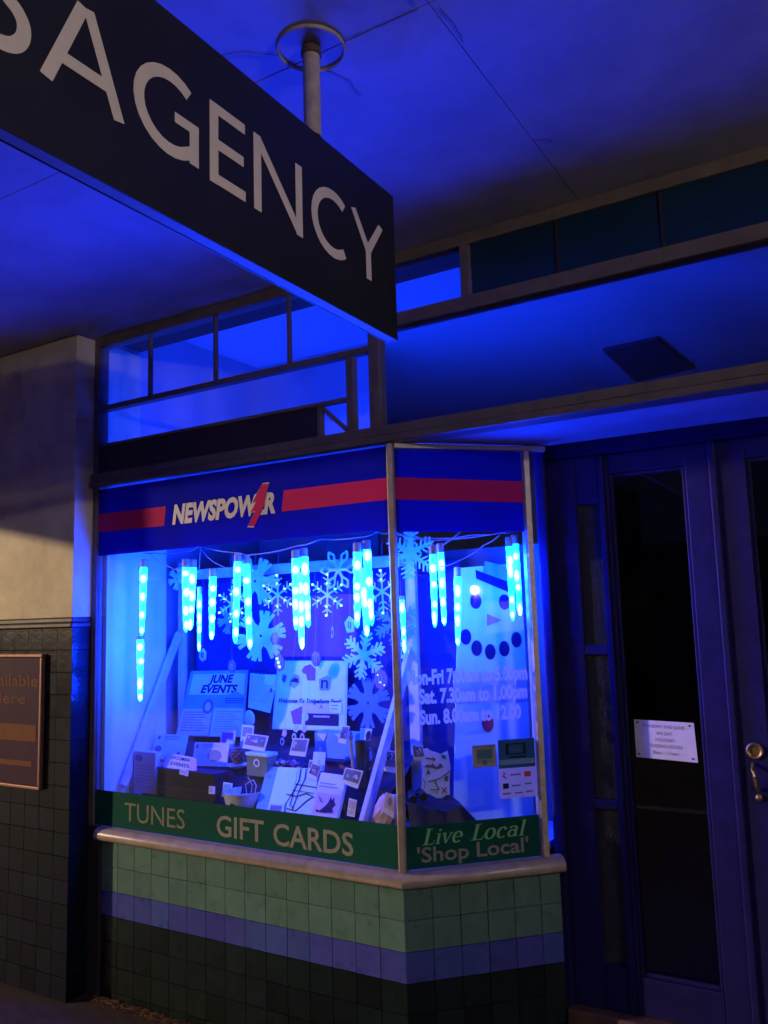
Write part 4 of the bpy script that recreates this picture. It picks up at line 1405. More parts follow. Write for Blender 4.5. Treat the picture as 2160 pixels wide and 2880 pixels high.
# ---- posters on the backdrop ---------------------------------------------------
t = thing('june_events_board', 'pale events board headed JUNE EVENTS with typed sheets', 'poster', (-1.38, 0.46, 1.12))
S = Sheet((-1.560, .500, 1.453), (-1.160, .490, 1.463), (-1.165, .455, 1.135), (-1.625, .455, 1.122))
S.sheet('board', G_CARDBLUE, t, 0.004)
S.patch('heading_panel', G_PAPER3, t, 0.06, 0.05, 0.97, 0.37)
S.text('heading', 'JUNE', G_INK, t, 0.36, 0.07, 0.78, 0.185, bold=0.045, shear=0.22)
S.text('heading', 'EVENTS', G_INK, t, 0.25, 0.225, 0.86, 0.34, bold=0.045, shear=0.22)
S.poly('round_badge', G_INKMID, t, ell(0.42, 0.55, 0.085, 0.115, 20))
S.poly('round_badge_star', G_PAPER2, t, ell(0.42, 0.55, 0.05, 0.075, 7), 0.0024)
S.poly('house_print', G_CARDBLUE, t, [(0.66, 0.41), (0.84, 0.31), (0.99, 0.40), (0.99, 0.52), (0.66, 0.52)], 0.0022)
S.lines('house_shelves', G_INK, t, 0.68, 0.42, 0.98, 0.52, 3, 0.4, 0.003, 0.0)
S.patch('typed_sheet', G_PAPER2, t, 0.015, 0.585, 0.49, 0.985, 0.0014)
S.patch('typed_sheet', G_PAPER3, t, 0.52, 0.57, 0.985, 0.995, 0.0014)
S.lines('typed_lines', G_INKMID, t, 0.05, 0.63, 0.47, 0.95, 8, 0.35, 0.0028)
S.lines('typed_lines', mat('faint_ink', (0.28, 0.36, 0.46), 0.7), t, 0.56, 0.62, 0.96, 0.95, 9, 0.3, 0.0028)
o = MB().ball((-1.124, .455, 1.227), 0.036, 0.010, 0.042, 12, 8).build('paper_rosette', G_PAPER3, t, smooth=True)

t = thing('list_sheet', 'tilted list sheet pinned between the two posters', 'paper', (-1.07, 0.46, 1.26))
S = Sheet((-1.152, .500, 1.452), (-0.972, .495, 1.440), (-1.000, .465, 1.258), (-1.140, .465, 1.280), 0.003)
S.sheet('paper', G_PAPER3, t)
S.lines('typed_lines', G_INKGREY, t, 0.06, 0.12, 0.92, 0.82, 14, 0.22)
S.patch('yellow_note', G_TINT, t, 0.58, 0.02, 0.98, 0.30, 0.004)
S.lines('crest_print', G_INK, t, 0.02, -0.06, 0.98, 0.06, 2, 0.5, 0.003)
S.poly('seal', G_PURPLE, t, ell(0.88, 0.42, 0.05, 0.06, 10), 0.003)

t = thing('welcome_poster', 'large pale handwritten welcome poster with rune stones', 'poster', (-0.77, 0.46, 1.18))
S = Sheet((-0.980, .505, 1.509), (-0.558, .500, 1.509), (-0.549, .460, 1.190), (-0.985, .460, 1.182), 0.002)
S.sheet('sheet', G_PAPER3, t, 0.003)
S.patch('pale_wash', mat('pale_wash', (0.58, 0.86, 0.82), 0.7, 0.12, 6), t, 0.03, 0.02, 0.98, 0.98, 0.0016)
S.poly('stone_print', G_CARDBLUE, t, [(0.22, 0.27), (0.27, 0.19), (0.34, 0.22), (0.35, 0.33), (0.28, 0.41), (0.20, 0.36)], 0.003)
S.poly('stone_mark', G_INK, t, [(0.215, 0.305), (0.285, 0.245), (0.335, 0.27), (0.33, 0.325)], 0.0042)
S.poly('torch_print', G_PURPLE, t, [(0.37, 0.14), (0.41, 0.08), (0.49, 0.05), (0.57, 0.12), (0.57, 0.29), (0.46, 0.29), (0.44, 0.20), (0.39, 0.18)], 0.003)
S.poly('stone_print', G_CARDBLUE, t, [(0.62, 0.27), (0.74, 0.21), (0.79, 0.26), (0.78, 0.40), (0.76, 0.43), (0.64, 0.43)], 0.003)
S.text('stone_mark', 'n', G_INK, t, 0.655, 0.22, 0.75, 0.40, 0.0042, bold=0.01)
S.poly('feather_print', G_PURPLE, t, [(0.10, 0.20), (0.16, 0.22), (0.15, 0.31), (0.12, 0.33), (0.09, 0.28)], 0.003)
S.text('handwriting', 'Welcome To Tridgeform Fest!', G_INK, t, 0.07, 0.555, 0.93, 0.615, 0.0032, shear=0.3, bold=0.03)
S.poly('purple_print', G_PURPLE, t, [(0.25, 0.74), (0.41, 0.66), (0.41, 0.92), (0.30, 0.92)], 0.003)
S.patch('lilac_print', G_PAPER2, t, 0.41, 0.62, 0.92, 0.76, 0.003)
S.patch('dark_photo', G_INK, t, 0.46, 0.76, 0.905, 0.93, 0.003)
S.poly('moon_print', G_PAPER3, t, ell(0.47, 0.815, 0.035, 0.055, 12), 0.0042)
S.lines('painted_glare', G_PAPER2, t, 0.57, 0.79, 0.80, 0.83, 1, 0.6, 0.0042)  # glare on the dark photo drawn as pale bars
S.text('lantern_mark', 'A', G_INK, t, 0.645, 0.635, 0.695, 0.69, 0.0042)
S.patch('price_note', G_TINT, t, 0.785, 0.60, 0.94, 0.745, 0.005)
S.lines('note_lines', G_INKGREY, t, 0.81, 0.635, 0.92, 0.73, 2, 0.3, 0.0062)

# ---- snowman panel behind the angled glass ---------------------------------------
t = thing('snowman_panel', 'tall pale panel with a paper snowman face behind the angled glass', 'panel', SPL.p(0.5, 0.8, -0.32))
SO = -0.30
b = MB()
pts = [(0.305, 0.84), (0.672, 0.84), (0.668, 1.93), (0.375, 1.912)]
b.prism([SPL.p(a, z, SO) for a, z in pts], -SPL.n * 0.006)
b.build('panel', mat('snowman_paper', (0.60, 0.88, 0.86), 0.65, 0.08, 5), t)


def disc(name, a, z, ra, rz, m, off=0.0):
    b = MB()
    b.prism([SPL.p(a + ra * math.cos(2 * math.pi * k / 22), z + rz * math.sin(2 * math.pi * k / 22), SO + 0.001 + off) for k in range(22)], SPL.n * 0.0015)
    return b.build(name, m, t)


disc('eye', 0.447, 1.766, 0.026, 0.034, G_INK)
disc('eye', 0.581, 1.759, 0.026, 0.034, G_INK)
for a, z in ((0.394, 1.613), (0.442, 1.563), (0.504, 1.545), (0.570, 1.556), (0.629, 1.593)):
    disc('mouth_dot', a, z, 0.025, 0.034, G_INK)
disc('red_button', 0.478, 1.242, 0.027, 0.035, G_REDINK)
disc('red_button', 0.471, 1.105, 0.027, 0.035, G_REDINK)
b = MB(); b.prism([SPL.p(a, z, SO + 0.001) for a, z in ((0.497, 1.709), (0.494, 1.657), (0.563, 1.680))], SPL.n * 0.003)
b.build('carrot_nose', mat('carrot_paper', (0.50, 0.18, 0.10), 0.6), t)
b = MB(); b.prism([SPL.p(a, z, SO + 0.001) for a, z in ((0.452, 1.902), (0.455, 1.864), (0.640, 1.786), (0.645, 1.835))], SPL.n * 0.003)
b.build('hat_brim', G_INK, t)
b = MB(); b.prism([SPL.p(a, z, SO + 0.005) for a, z in ((0.495, 1.940), (0.490, 1.888), (0.618, 1.842), (0.638, 1.905))], SPL.n * 0.003)
b.build('hat_crown', G_CARDBLUE, t)
b = MB(); b.prism([SPL.p(a, z, SO + 0.0012) for a, z in ((0.328, 1.47), (0.668, 1.44), (0.668, 1.33), (0.328, 1.335))], SPL.n * 0.0015)
b.build('scarf_band', G_PAPER2, t)

# ---- treasure map and things on the satin cloth ------------------------------------
t = thing('treasure_map', 'torn white treasure map with red cross on the shiny cloth', 'map', SPL.p(0.2, 0.97, -0.2))
MO = -0.2
outline = [(0.150, 1.168), (0.172, 1.172), (0.190, 1.160), (0.212, 1.152), (0.230, 1.145), (0.258, 1.156), (0.264, 1.130), (0.270, 1.090), (0.262, 1.03), (0.262, 0.985), (0.235, 0.970), (0.205, 0.972), (0.175, 0.990), (0.146, 1.000), (0.139, 1.014), (0.150, 1.06), (0.153, 1.10), (0.145, 1.13)]
b = MB(); b.prism([SPL.p(a, z, MO) for a, z in outline], -SPL.n * 0.002)
b.build('torn_sheet', G_PAPER, t)


def mtube(name, pts, r, m):
    return MB().tube([SPL.p(a, z, MO + 0.001) for a, z in pts], r, 5).build(name, m, t)


def mpoly(name, pts, m, off=0.0015):
    b = MB(); b.add([SPL.p(a, z, MO + off) for a, z in pts], [tuple(range(len(pts)))]); return b.build(name, m, t)


mpoly('red_arrow', [(0.163, 1.137), (0.192, 1.131), (0.190, 1.139), (0.208, 1.126), (0.194, 1.116), (0.193, 1.124), (0.163, 1.130)], G_REDINK)
mpoly('brown_hills', [(0.152, 1.099), (0.166, 1.108), (0.184, 1.106), (0.192, 1.112), (0.204, 1.098), (0.212, 1.097), (0.226, 1.110), (0.238, 1.094), (0.222, 1.088), (0.208, 1.085), (0.192, 1.092), (0.172, 1.096)], G_BROWNINK)
mpoly('green_tree', [(0.163, 1.070), (0.172, 1.092), (0.182, 1.070)], G_GREENINK)
mpoly('green_tree', [(0.230, 1.143), (0.248, 1.140), (0.252, 1.124), (0.232, 1.128)], G_GREENINK)
mpoly('green_tree', ell(0.249, 1.046, 0.009, 0.012, 10), G_GREENINK)
mtube('ink_river', [(0.268, 1.076), (0.245, 1.062), (0.222, 1.050), (0.205, 1.046), (0.172, 1.040)], 0.0018, G_INK)
mtube('ink_river', [(0.197, 1.043), (0.207, 1.022), (0.217, 1.008), (0.205, 0.992)], 0.0018, G_INK)
mtube('ink_river', [(0.217, 1.008), (0.196, 1.006), (0.178, 1.011)], 0.0014, G_INK)
mtube('dashed_path', [(0.150, 1.055), (0.158, 1.036), (0.152, 1.014)], 0.0014, G_INK)
mtube('red_cross', [(0.228, 1.012), (0.248, 0.990)], 0.0026, G_REDINK)
mtube('red_cross', [(0.248, 1.012), (0.228, 0.990)], 0.0026, G_REDINK)


def photo_card(label, tl, tr, br, bl, cat='photo card', tone=None):
    t = thing('photo_card', label, cat, ((V(bl) + V(br)) / 2), 'instant photo cards in the display')
    S = Sheet(tl, tr, br, bl, 0.001)
    S.sheet('card', G_PAPER, t, 0.0025)
    S.patch('picture', tone or G_INKMID, t, 0.07, 0.07, 0.93, 0.74, 0.0014)
    for k in range(5):
        u, v = random.uniform(0.18, 0.8), random.uniform(0.2, 0.62)
        S.poly('picture_figure', random.choice([G_PAPER2, G_INK, G_CARDBLUE, G_PINK]), t, ell(u, v, random.uniform(0.05, 0.11), random.uniform(0.06, 0.13), 9, random.random()), 0.0022 + 0.0004 * k)
    return t


photo_card('photo card stuck at the top of the treasure map', (-.052, .188, 1.196), (-.020, .222, 1.188), (-.010, .230, 1.130), (-.046, .194, 1.132))
bn = thing('binoculars', 'small black binoculars lying on the shiny cloth by the corner post', 'binoculars', (-0.04, 0.17, 0.975))
for k, (s0, n0) in enumerate(((0.075, 0.10), (0.125, 0.12))):
    a = SPL.p(s0, 0.998, -n0)
    c = SPL.p(s0 + 0.02, 1.002, -n0 - 0.10)
    d = (c - a)
    MB().lathe(a, [(0.015, 0), (0.017, 0.004), (0.017, 0.03), (0.013, 0.05), (0.013, d.length)], 14, d).build('barrel', G_BLACKRUB, bn, smooth=True)
MB().bar(SPL.p(0.085, 1.004, -0.15), SPL.p(0.135, 1.004, -0.17), 0.02, 0.012).build('bridge', G_BLACKRUB, bn, bevel=0.003)

# ---- cards, boxes and bits along the front --------------------------------------------
def easel_card(name, label, tl, tr, br, bl, m, cat='card'):
    t = thing(name, label, cat, (V(bl) + V(br)) / 2)
    S = Sheet(tl, tr, br, bl, 0.002)
    S.sheet('sheet', m, t, 0.0025)
    # easel strut behind
    mid = S.pt(0.5, 0.35, -0.003)
    MB().bar(mid, (mid.x, mid.y + 0.05, min(V(bl).z, V(br).z)), 0.03, 0.002, up=(1, 0, 0)).build('easel_strut', G_PAPER2, t)
    return t, S


t, S = easel_card('certificate', 'pale certificate with round logo behind the brochure stack', (-1.624, .320, 1.149), (-1.398, .315, 1.153), (-1.410, .295, 1.050), (-1.640, .300, 1.050), G_PAPER3, 'certificate')
S.poly('round_logo', G_INKMID, t, ell(0.12, 0.17, 0.05, 0.10, 14)); S.lines('printed_lines', G_INKGREY, t, 0.30, 0.08, 0.85, 0.30, 2, 0.45)
S.poly('crest', G_INKMID, t, ell(0.17, 0.72, 0.12, 0.16, 10)); S.poly('seal', G_INKGREY, t, ell(0.82, 0.86, 0.05, 0.09, 10))
t, S = easel_card('certificate', 'lilac certificate standing in front of the events board', (-1.321, .280, 1.128), (-1.094, .275, 1.136), (-1.095, .255, 1.030), (-1.321, .258, 1.020), G_PAPER2, 'certificate')
S.poly('round_logo', G_INKMID, t, ell(0.10, 0.17, 0.05, 0.10, 14)); S.lines('printed_lines', G_INKGREY, t, 0.22, 0.08, 0.94, 0.22, 2, 0.4)
S.poly('map_print', G_INKGREY, t, ell(0.62, 0.55, 0.20, 0.26, 9)); 
t = thing('brochure_stack', 'thick pinkish brochure stack standing by the side board', 'brochures', (-1.55, 0.17, 0.895))
MB().prism([(-1.613, .160, .893), (-1.455, .150, .893), (-1.455, .190, .893), (-1.645, .200, .893)], (0, 0, 0.195)).build('page_block', G_PAPER2, t)
S = Sheet((-1.613, .1585, 1.088), (-1.455, .1485, 1.092), (-1.455, .1485, .894), (-1.613, .1585, .894))
S.patch('cover', G_PINK, t, 0.01, 0.01, 0.99, 0.99); S.poly('cover_logo', G_PURPLE, t, ell(0.26, 0.16, 0.18, 0.08, 14), 0.0026)
S.lines('cover_lines', G_INKGREY, t, 0.1, 0.34, 0.9, 0.9, 7, 0.15, 0.0024)
MB().prism([(-1.6136, .1575, .8935), (-1.646, .1985, .8935), (-1.648, .1975, .8935), (-1.6156, .1565, .8935)], (0, 0, 0.18)).build('dark_spine', G_INK, t)

t = thing('upcoming_events_card', 'tilted white card lettered UPCOMING EVENTS on a dark box', 'card', (-1.28, 0.15, 1.012))
S = Sheet((-1.389, .165, 1.090), (-1.205, .160, 1.080), (-1.173, .140, 1.014), (-1.399, .145, 1.028))
S.sheet('card', G_PAPER2, t, 0.002)
S.text('lettering', 'UPCOMING', G_INK, t, 0.16, 0.12, 0.86, 0.34, bold=0.012)
S.text('lettering', 'EVENTS', G_INK, t, 0.20, 0.52, 0.78, 0.76, bold=0.012)
S.poly('leaf_sticker', G_PINK, t, [(0.86, 0.02), (1.06, 0.06), (1.02, 0.75), (0.88, 1.02), (0.80, 0.62)], 0.004)
t = thing('dark_display_box', 'long dark box under the upcoming events card', 'box', (-1.24, 0.17, 0.89))
MB().prism([(-1.432, .142, .889), (-1.056, .130, .885), (-1.040, .205, .885), (-1.432, .215, .889)], (0, 0, 0.125)).build('box', G_BLACKBOX, t, bevel=0.003)
MB().prism([(-1.436, .138, 1.0145), (-1.052, .126, 1.0105), (-1.036, .209, 1.0105), (-1.436, .219, 1.0145)], (0, 0, 0.012)).build('lid', G_INK, t, bevel=0.003)
t = thing('price_tag', 'small white price tag leaning on the dark box front', 'price tag', (-1.062, 0.12, 0.935))
S = Sheet((-1.083, .122, .968), (-1.045, .120, .968), (-1.043, .116, .936), (-1.082, .118, .934)); S.sheet('tag', G_PAPER2, t); S.lines('figures', G_INKGREY, t, 0.15, 0.2, 0.85, 0.85, 2, 0.4)
t = thing('price_tag', 'small white price tag on the dark box lid below the card', 'price tag', (-1.247, 0.13, 1.003))
S = Sheet((-1.275, .132, 1.030), (-1.218, .130, 1.024), (-1.218, .126, 1.000), (-1.275, .128, 1.006)); S.sheet('tag', G_PAPER2, t); S.lines('figures', G_INKGREY, t, 0.1, 0.2, 0.9, 0.85, 2, 0.4)

t = thing('ceramic_bowl', 'white ceramic bowl with dark motif close to the front glass', 'bowl', (-0.89, 0.125, 0.865))
MB().lathe((-0.888, 0.138, 0.862), [(0.055, 0), (0.062, 0.004), (0.078, 0.03), (0.088, 0.07), (0.092, 0.093), (0.095, 0.098), (0.091, 0.099), (0.086, 0.09), (0.074, 0.04), (0.05, 0.015), (0.001, 0.012)], 32).build('bowl', G_CERAMIC, t, smooth=True)
MB().lathe((-0.888, 0.138, 0.925), [(0.001, 0.0), (0.07, 0.0), (0.072, 0.006), (0.03, 0.016), (0.001, 0.018)], 20).build('filling', G_PINK, t, smooth=True)
_mo = MB()
for p, q, w in ((-0.9, 0.90, 0.012), (-0.885, 0.915, 0.009), (-0.874, 0.90, 0.011)):
    _mo.ball((p, 0.051, q), w, 0.003, w * 0.9, 8, 5)
_mo.build('dark_motif', G_INK, t)
t = thing('twig_bundle', 'pale twigs standing in the white bowl', 'twigs', (-0.86, 0.14, 0.93))
for k in range(3):
    x = -0.872 + 0.02 * k
    MB().tube([(x, 0.14, 0.935), (x + random.uniform(-.02, .02), 0.145, 0.985), (x + random.uniform(-.03, .03), 0.15, 1.0 + random.uniform(0, .02))], 0.0022, 5).build('twig', G_WOOD if k % 2 else G_CABLE, t)

t = thing('pine_cone', 'brown pine cone on a small white dish', 'pine cone', (-1.03, 0.26, 1.05))
for j in range(7):
    for k in range(8):
        a = 2 * math.pi * (k + 0.5 * (j % 2)) / 8
        rr = 0.030 * math.sin(math.pi * (j + 1.4) / 9.0)
        MB().ball((-1.028 + rr * math.cos(a), 0.262 + rr * math.sin(a), 1.052 + 0.011 * j), 0.011, 0.011, 0.006, 6, 4).build('scale', G_CONE, t)
t = thing('white_dish', 'small white dish under the pine cone', 'dish', (-1.03, 0.26, 1.035))
MB().lathe((-1.03, 0.262, 1.028), [(0.025, 0), (0.03, 0.002), (0.056, 0.014), (0.058, 0.017), (0.054, 0.016), (0.028, 0.006), (0.001, 0.005)], 28).build('dish', G_CERAMIC, t, smooth=True)
photo_card('photo card of seated people on the olive box', (-.946, .225, 1.195), (-.812, .220, 1.189), (-.826, .205, 1.122), (-.962, .210, 1.130))
t = thing('olive_box', 'olive box with a pale ring under the seated people photo', 'box', (-0.865, 0.21, 1.02))
MB().prism([(-.926, .200, 1.012), (-.800, .192, 1.012), (-.790, .250, 1.012), (-.926, .255, 1.012)], (0, 0, 0.088)).build('box', G_OLIVE, t, bevel=0.003)
MB().prism([(-.930, .196, 1.1005), (-.796, .188, 1.1005), (-.786, .254, 1.1005), (-.930, .259, 1.1005)], (0, 0, 0.016)).build('lid', G_PAPER3, t, bevel=0.003)
_rg = MB()
for k in range(16):
    a0, a1 = 2 * math.pi * k / 16, 2 * math.pi * (k + 1) / 16
    _rg.add([(-.862 + r * math.cos(a), .1935 - 0.0, 1.072 + r * math.sin(a)) for r, a in ((.010, a0), (.019, a0), (.019, a1), (.010, a1))], [(0, 1, 2, 3)])
_rg.build('ring_print', G_PAPER, t)

t = thing('town_map_sheet', 'large pale street map sheet leaning in the window front', 'map', (-0.6, 0.07, 0.9))
S = Sheet((-.815, .215, 1.055), (-.520, .205, 1.066), (-.472, .060, .880), (-.772, .062, .868), 0.002)
S.sheet('sheet', G_PAPER3, t, 0.003)
S.patch('blue_margin', G_CARDBLUE, t, 0.0, 0.0, 0.20, 1.0); S.lines('margin_print', G_INKMID, t, 0.03, 0.16, 0.14, 0.24, 2, 0.5, 0.002)
S.patch('pale_area', mat('map_pale_green', (0.52, 0.85, 0.62), 0.7, 0.1, 10), t, 0.215, 0.02, 0.60, 0.72, 0.0014)
S.patch('photo_inset', G_INKMID, t, 0.26, 0.74, 0.46, 0.96, 0.002)


def road(pts, r=0.0022):
    MB().tube([S.pt(u, v, 0.0022) for u, v in pts], r, 5).build('road_line', G_INK, t)


road([(0.66, 0.02), (0.67, 0.25), (0.60, 0.50), (0.52, 0.72), (0.55, 0.98)]); road([(0.76, 0.02), (0.77, 0.22), (0.70, 0.50), (0.66, 0.80)]); road([(0.62, 0.32), (1.0, 0.36)]); road([(0.50, 0.52), (0.70, 0.55), (0.85, 0.48), (1.0, 0.55)])
road([(0.60, 0.44), (0.98, 0.47)], 0.0015); road([(0.56, 0.78), (0.72, 0.82), (0.88, 0.62), (0.96, 0.55)]); road([(0.62, 0.50), (0.60, 0.72), (0.66, 0.76)], 0.0016)

t = thing('dragon_book', 'white book with a dragon picture propped before the street map', 'book', (-0.4, 0.05, 0.9))
S = Sheet((-.485, .165, 1.062), (-.352, .160, 1.057), (-.332, .040, .885), (-.472, .042, .880), 0.002)
S.sheet('book_block', G_PAPER, t, 0.018)
S.patch('cover', G_PAPER2, t, 0.02, 0.28, 0.97, 0.99); S.lines('title_lines', G_INKGREY, t, 0.08, 0.20, 0.95, 0.32, 2, 0.4, 0.0022)
S.patch('picture', G_PINK, t, 0.10, 0.40, 0.94, 0.80, 0.0022)
S.poly('dragon', G_INK, t, [(0.18, 0.72), (0.35, 0.74), (0.48, 0.66), (0.58, 0.58), (0.64, 0.45), (0.70, 0.53), (0.76, 0.46), (0.80, 0.56), (0.88, 0.60), (0.78, 0.68), (0.84, 0.76), (0.55, 0.78), (0.22, 0.77)], 0.0034)
S.poly('wing', G_INKMID, t, [(0.16, 0.46), (0.32, 0.52), (0.42, 0.60), (0.28, 0.58)], 0.0034)
S.patch('footer_print', G_INKMID, t, 0.30, 0.86, 0.46, 0.96, 0.0022); S.patch('footer_print', G_PURPLE, t, 0.10, 0.87, 0.22, 0.96, 0.0022)
photo_card('tilted photo card on the top corner of the dragon book', (-.333, .125, 1.099), (-.243, .120, 1.091), (-.263, .105, 1.022), (-.347, .110, 1.040))
photo_card('photo card of a crowd standing behind the street map', (-.702, .258, 1.180), (-.611, .255, 1.182), (-.623, .240, 1.106), (-.715, .243, 1.108))
photo_card('small dark photo card on the map top edge', (-.548, .190, 1.095), (-.494, .186, 1.084), (-.515, .168, 1.022), (-.566, .174, 1.038))
photo_card('photo card beside the corner post at shelf height', (-.200, .235, 1.160), (-.128, .232, 1.156), (-.130, .215, 1.070), (-.207, .218, 1.078))
photo_card('narrow photo strip before the white gift box', (-.426, .250, 1.248), (-.388, .248, 1.247), (-.404, .235, 1.172), (-.446, .238, 1.178))
t = thing('gift_box', 'blue gift box with white folded paper under the welcome poster', 'box', (-0.5, 0.33, 1.1))
MB().prism([(-.615, .300, 1.062), (-.390, .292, 1.062), (-.385, .375, 1.062), (-.615, .380, 1.062)], (0, 0, 0.145)).build('box', G_CARDBLUE, t, bevel=0.003)
MB().prism([(-.60, .297, 1.2005), (-.545, .2955, 1.2005), (-.560, .2955, 1.168)], (0, -0.0015, 0)).build('white_fold', G_PAPER, t)
MB().prism([(-.500, .294, 1.205), (-.425, .291, 1.205), (-.455, .2925, 1.165)], (0, -0.0015, 0)).build('white_fold', G_PAPER3, t)
MB().prism([(-.588, .300, 1.10), (-.575, .2995, 1.10), (-.575, .2995, 1.142), (-.588, .300, 1.142)], (0, -0.006, 0)).build('tag', G_PAPER2, t)
t = thing('dark_book', 'dark flat book lying in front of the gift box', 'book', (-0.5, 0.27, 1.03))
MB().prism([(-.592, .245, 1.020), (-.416, .238, 1.020), (-.412, .290, 1.020), (-.592, .290, 1.020)], (0, 0, 0.062)).build('pages', G_PURPLE, t, bevel=0.002)
MB().prism([(-.596, .241, 1.0825), (-.412, .234, 1.0825), (-.408, .2905, 1.0825), (-.596, .2905, 1.0825)], (0, 0, 0.016)).build('cover', G_INK, t, bevel=0.002)
t, S = easel_card('blank_card', 'plain pale folded card left of the cup', (-.558, .215, 1.136), (-.492, .212, 1.137), (-.494, .198, 1.060), (-.560, .200, 1.062), G_PAPER3)
t = thing('dark_cup', 'dark glazed cup with handle near the slanting prop', 'cup', (-0.30, 0.2, 1.03))
MB().lathe((-0.298, 0.205, 1.005), [(0.024, 0), (0.027, 0.003), (0.028, 0.10), (0.031, 0.185), (0.033, 0.19), (0.030, 0.189), (0.026, 0.10), (0.024, 0.01), (0.001, 0.008)], 24).build('cup', G_CUP, t, smooth=True)
MB().tube([(-0.268, 0.20, 1.165), (-0.245, 0.195, 1.160), (-0.238, 0.195, 1.125), (-0.250, 0.197, 1.09), (-0.270, 0.20, 1.080)], 0.005, 7).build('handle', G_CUP, t, smooth=True)
t = thing('wooden_brush', 'pale wooden brush handle leaning on the dark cup', 'brush', (-0.32, 0.165, 1.05))
MB().tube([(-0.334, 0.172, 1.205), (-0.330, 0.169, 1.16), (-0.322, 0.165, 1.09), (-0.318, 0.160, 1.03)], 0.0065, 8).build('handle', G_WOOD, t, smooth=True)
MB().lathe((-0.334, 0.172, 1.205), [(0.009, 0), (0.010, 0.01), (0.006, 0.03), (0.001, 0.036)], 10).build('bristles', G_INKMID, t, smooth=True)
t, S = easel_card('folded_leaflet', 'pale leaflet with dark silhouette behind the dark cup', (-.362, .290, 1.236), (-.300, .288, 1.234), (-.328, .270, 1.100), (-.362, .270, 1.102), G_PAPER3, 'leaflet')
S.poly('silhouette', G_INK, t, ell(0.8, 0.22, 0.22, 0.16, 9))
for i, (x, z, m) in enumerate(((-0.768, 1.178, G_PAPER2), (-0.700, 1.201, G_PAPER3), (-0.654, 1.203, G_PAPER2))):
    t = thing('paper_tag_charm', ['small double paper tag hanging lowest by the crowd photo', 'middle pale double paper tag above the crowd photo', 'double paper tag closest to the gift box'][i], 'tag', (x, 0.27, z - 0.03), 'small double paper tags')
    b = MB(); b.prism([(x + 0.004 + 0.014 * p, 0.272, z + 0.018 + 0.016 * q) for p, q in ((-1, -.6), (.2, -1), (1, -.2), (.9, .9), (-.4, 1))], (0, 0.002, 0)); b.build('upper_tag', m, t)
    b = MB(); b.prism([(x - 0.006 + 0.012 * math.cos(2 * math.pi * k / 12), 0.2695, z - 0.018 + 0.018 * math.sin(2 * math.pi * k / 12)) for k in range(12)], (0, 0.002, 0)); b.build('lower_tag', m, t)
    b = MB(); b.prism([(x - 0.006 + 0.005 * math.cos(2 * math.pi * k / 10), 0.2690, z - 0.018 + 0.009 * math.sin(2 * math.pi * k / 10)) for k in range(10)], (0, -0.001, 0)); b.build('tag_mark', G_INK, t)
    MB().tube([(x, 0.274, z + 0.03), (x, 0.30, 1.30), (x, 0.45, 1.95)], 0.0006, 4).build('thread', G_THREAD, t)
t = thing('nut_tray', 'shallow tray of dark nuts behind the street map', 'tray', (-0.70, 0.25, 1.04))
MB().box(-0.790, -0.640, 0.226, 0.300, 1.018, 1.030).build('tray', G_BLACKBOX, t, bevel=0.003)
for k in range(34):
    x, y = random.uniform(-0.782, -0.648), random.uniform(0.232, 0.292)
    MB().ball((x, y, 1.042 + random.uniform(0, 0.035)), random.uniform(0.009, 0.014), random.uniform(0.009, 0.014), 0.009, 7, 5).build('nut', random.choice([G_CONE, G_PURPLE, G_INKMID, G_PAPER2]), t, smooth=True)
t = thing('paper_bag', 'crumpled pinkish paper bag in the corner by the window post', 'bag', (-0.14, 0.08, 0.86))
b = MB()
prof = [(0.058, 0.0), (0.064, 0.03), (0.060, 0.07), (0.050, 0.11), (0.040, 0.14), (0.030, 0.155)]
vs, fs = [], []
n = 18
for r, h in prof:
    for k in range(n):
        a = 2 * math.pi * k / n
        q = 1 + 0.13 * math.sin(3 * a + h * 40) + 0.07 * random.uniform(-1, 1)
        vs.append((-0.148 + 0.25 * h + r * q * math.cos(a), 0.098 + 0.6 * r * q * math.sin(a), 0.858 + h))
for i in range(len(prof) - 1):
    for k in range(n):
        k2 = (k + 1) % n
        fs.append((i * n + k, i * n + k2, (i + 1) * n + k2, (i + 1) * n + k))
fs.append(tuple((len(prof) - 1) * n + k for k in range(n)))
b.add(vs, fs)
b.build('bag', G_PINK, t)
t = thing('bag_label_card', 'pink card standing against the paper bag by the post', 'card', (-0.08, 0.06, 0.94))
S = Sheet((-.103, .062, 1.030), (-.058, .060, 1.017), (-.064, .050, .938), (-.114, .052, .958)); S.sheet('card', G_PAPER2, t); S.patch('print', G_PINK, t, 0.06, 0.05, 0.94, 0.72); S.poly('print_figure', G_INKGREY, t, ell(0.5, 0.35, 0.2, 0.22, 9), 0.0026)

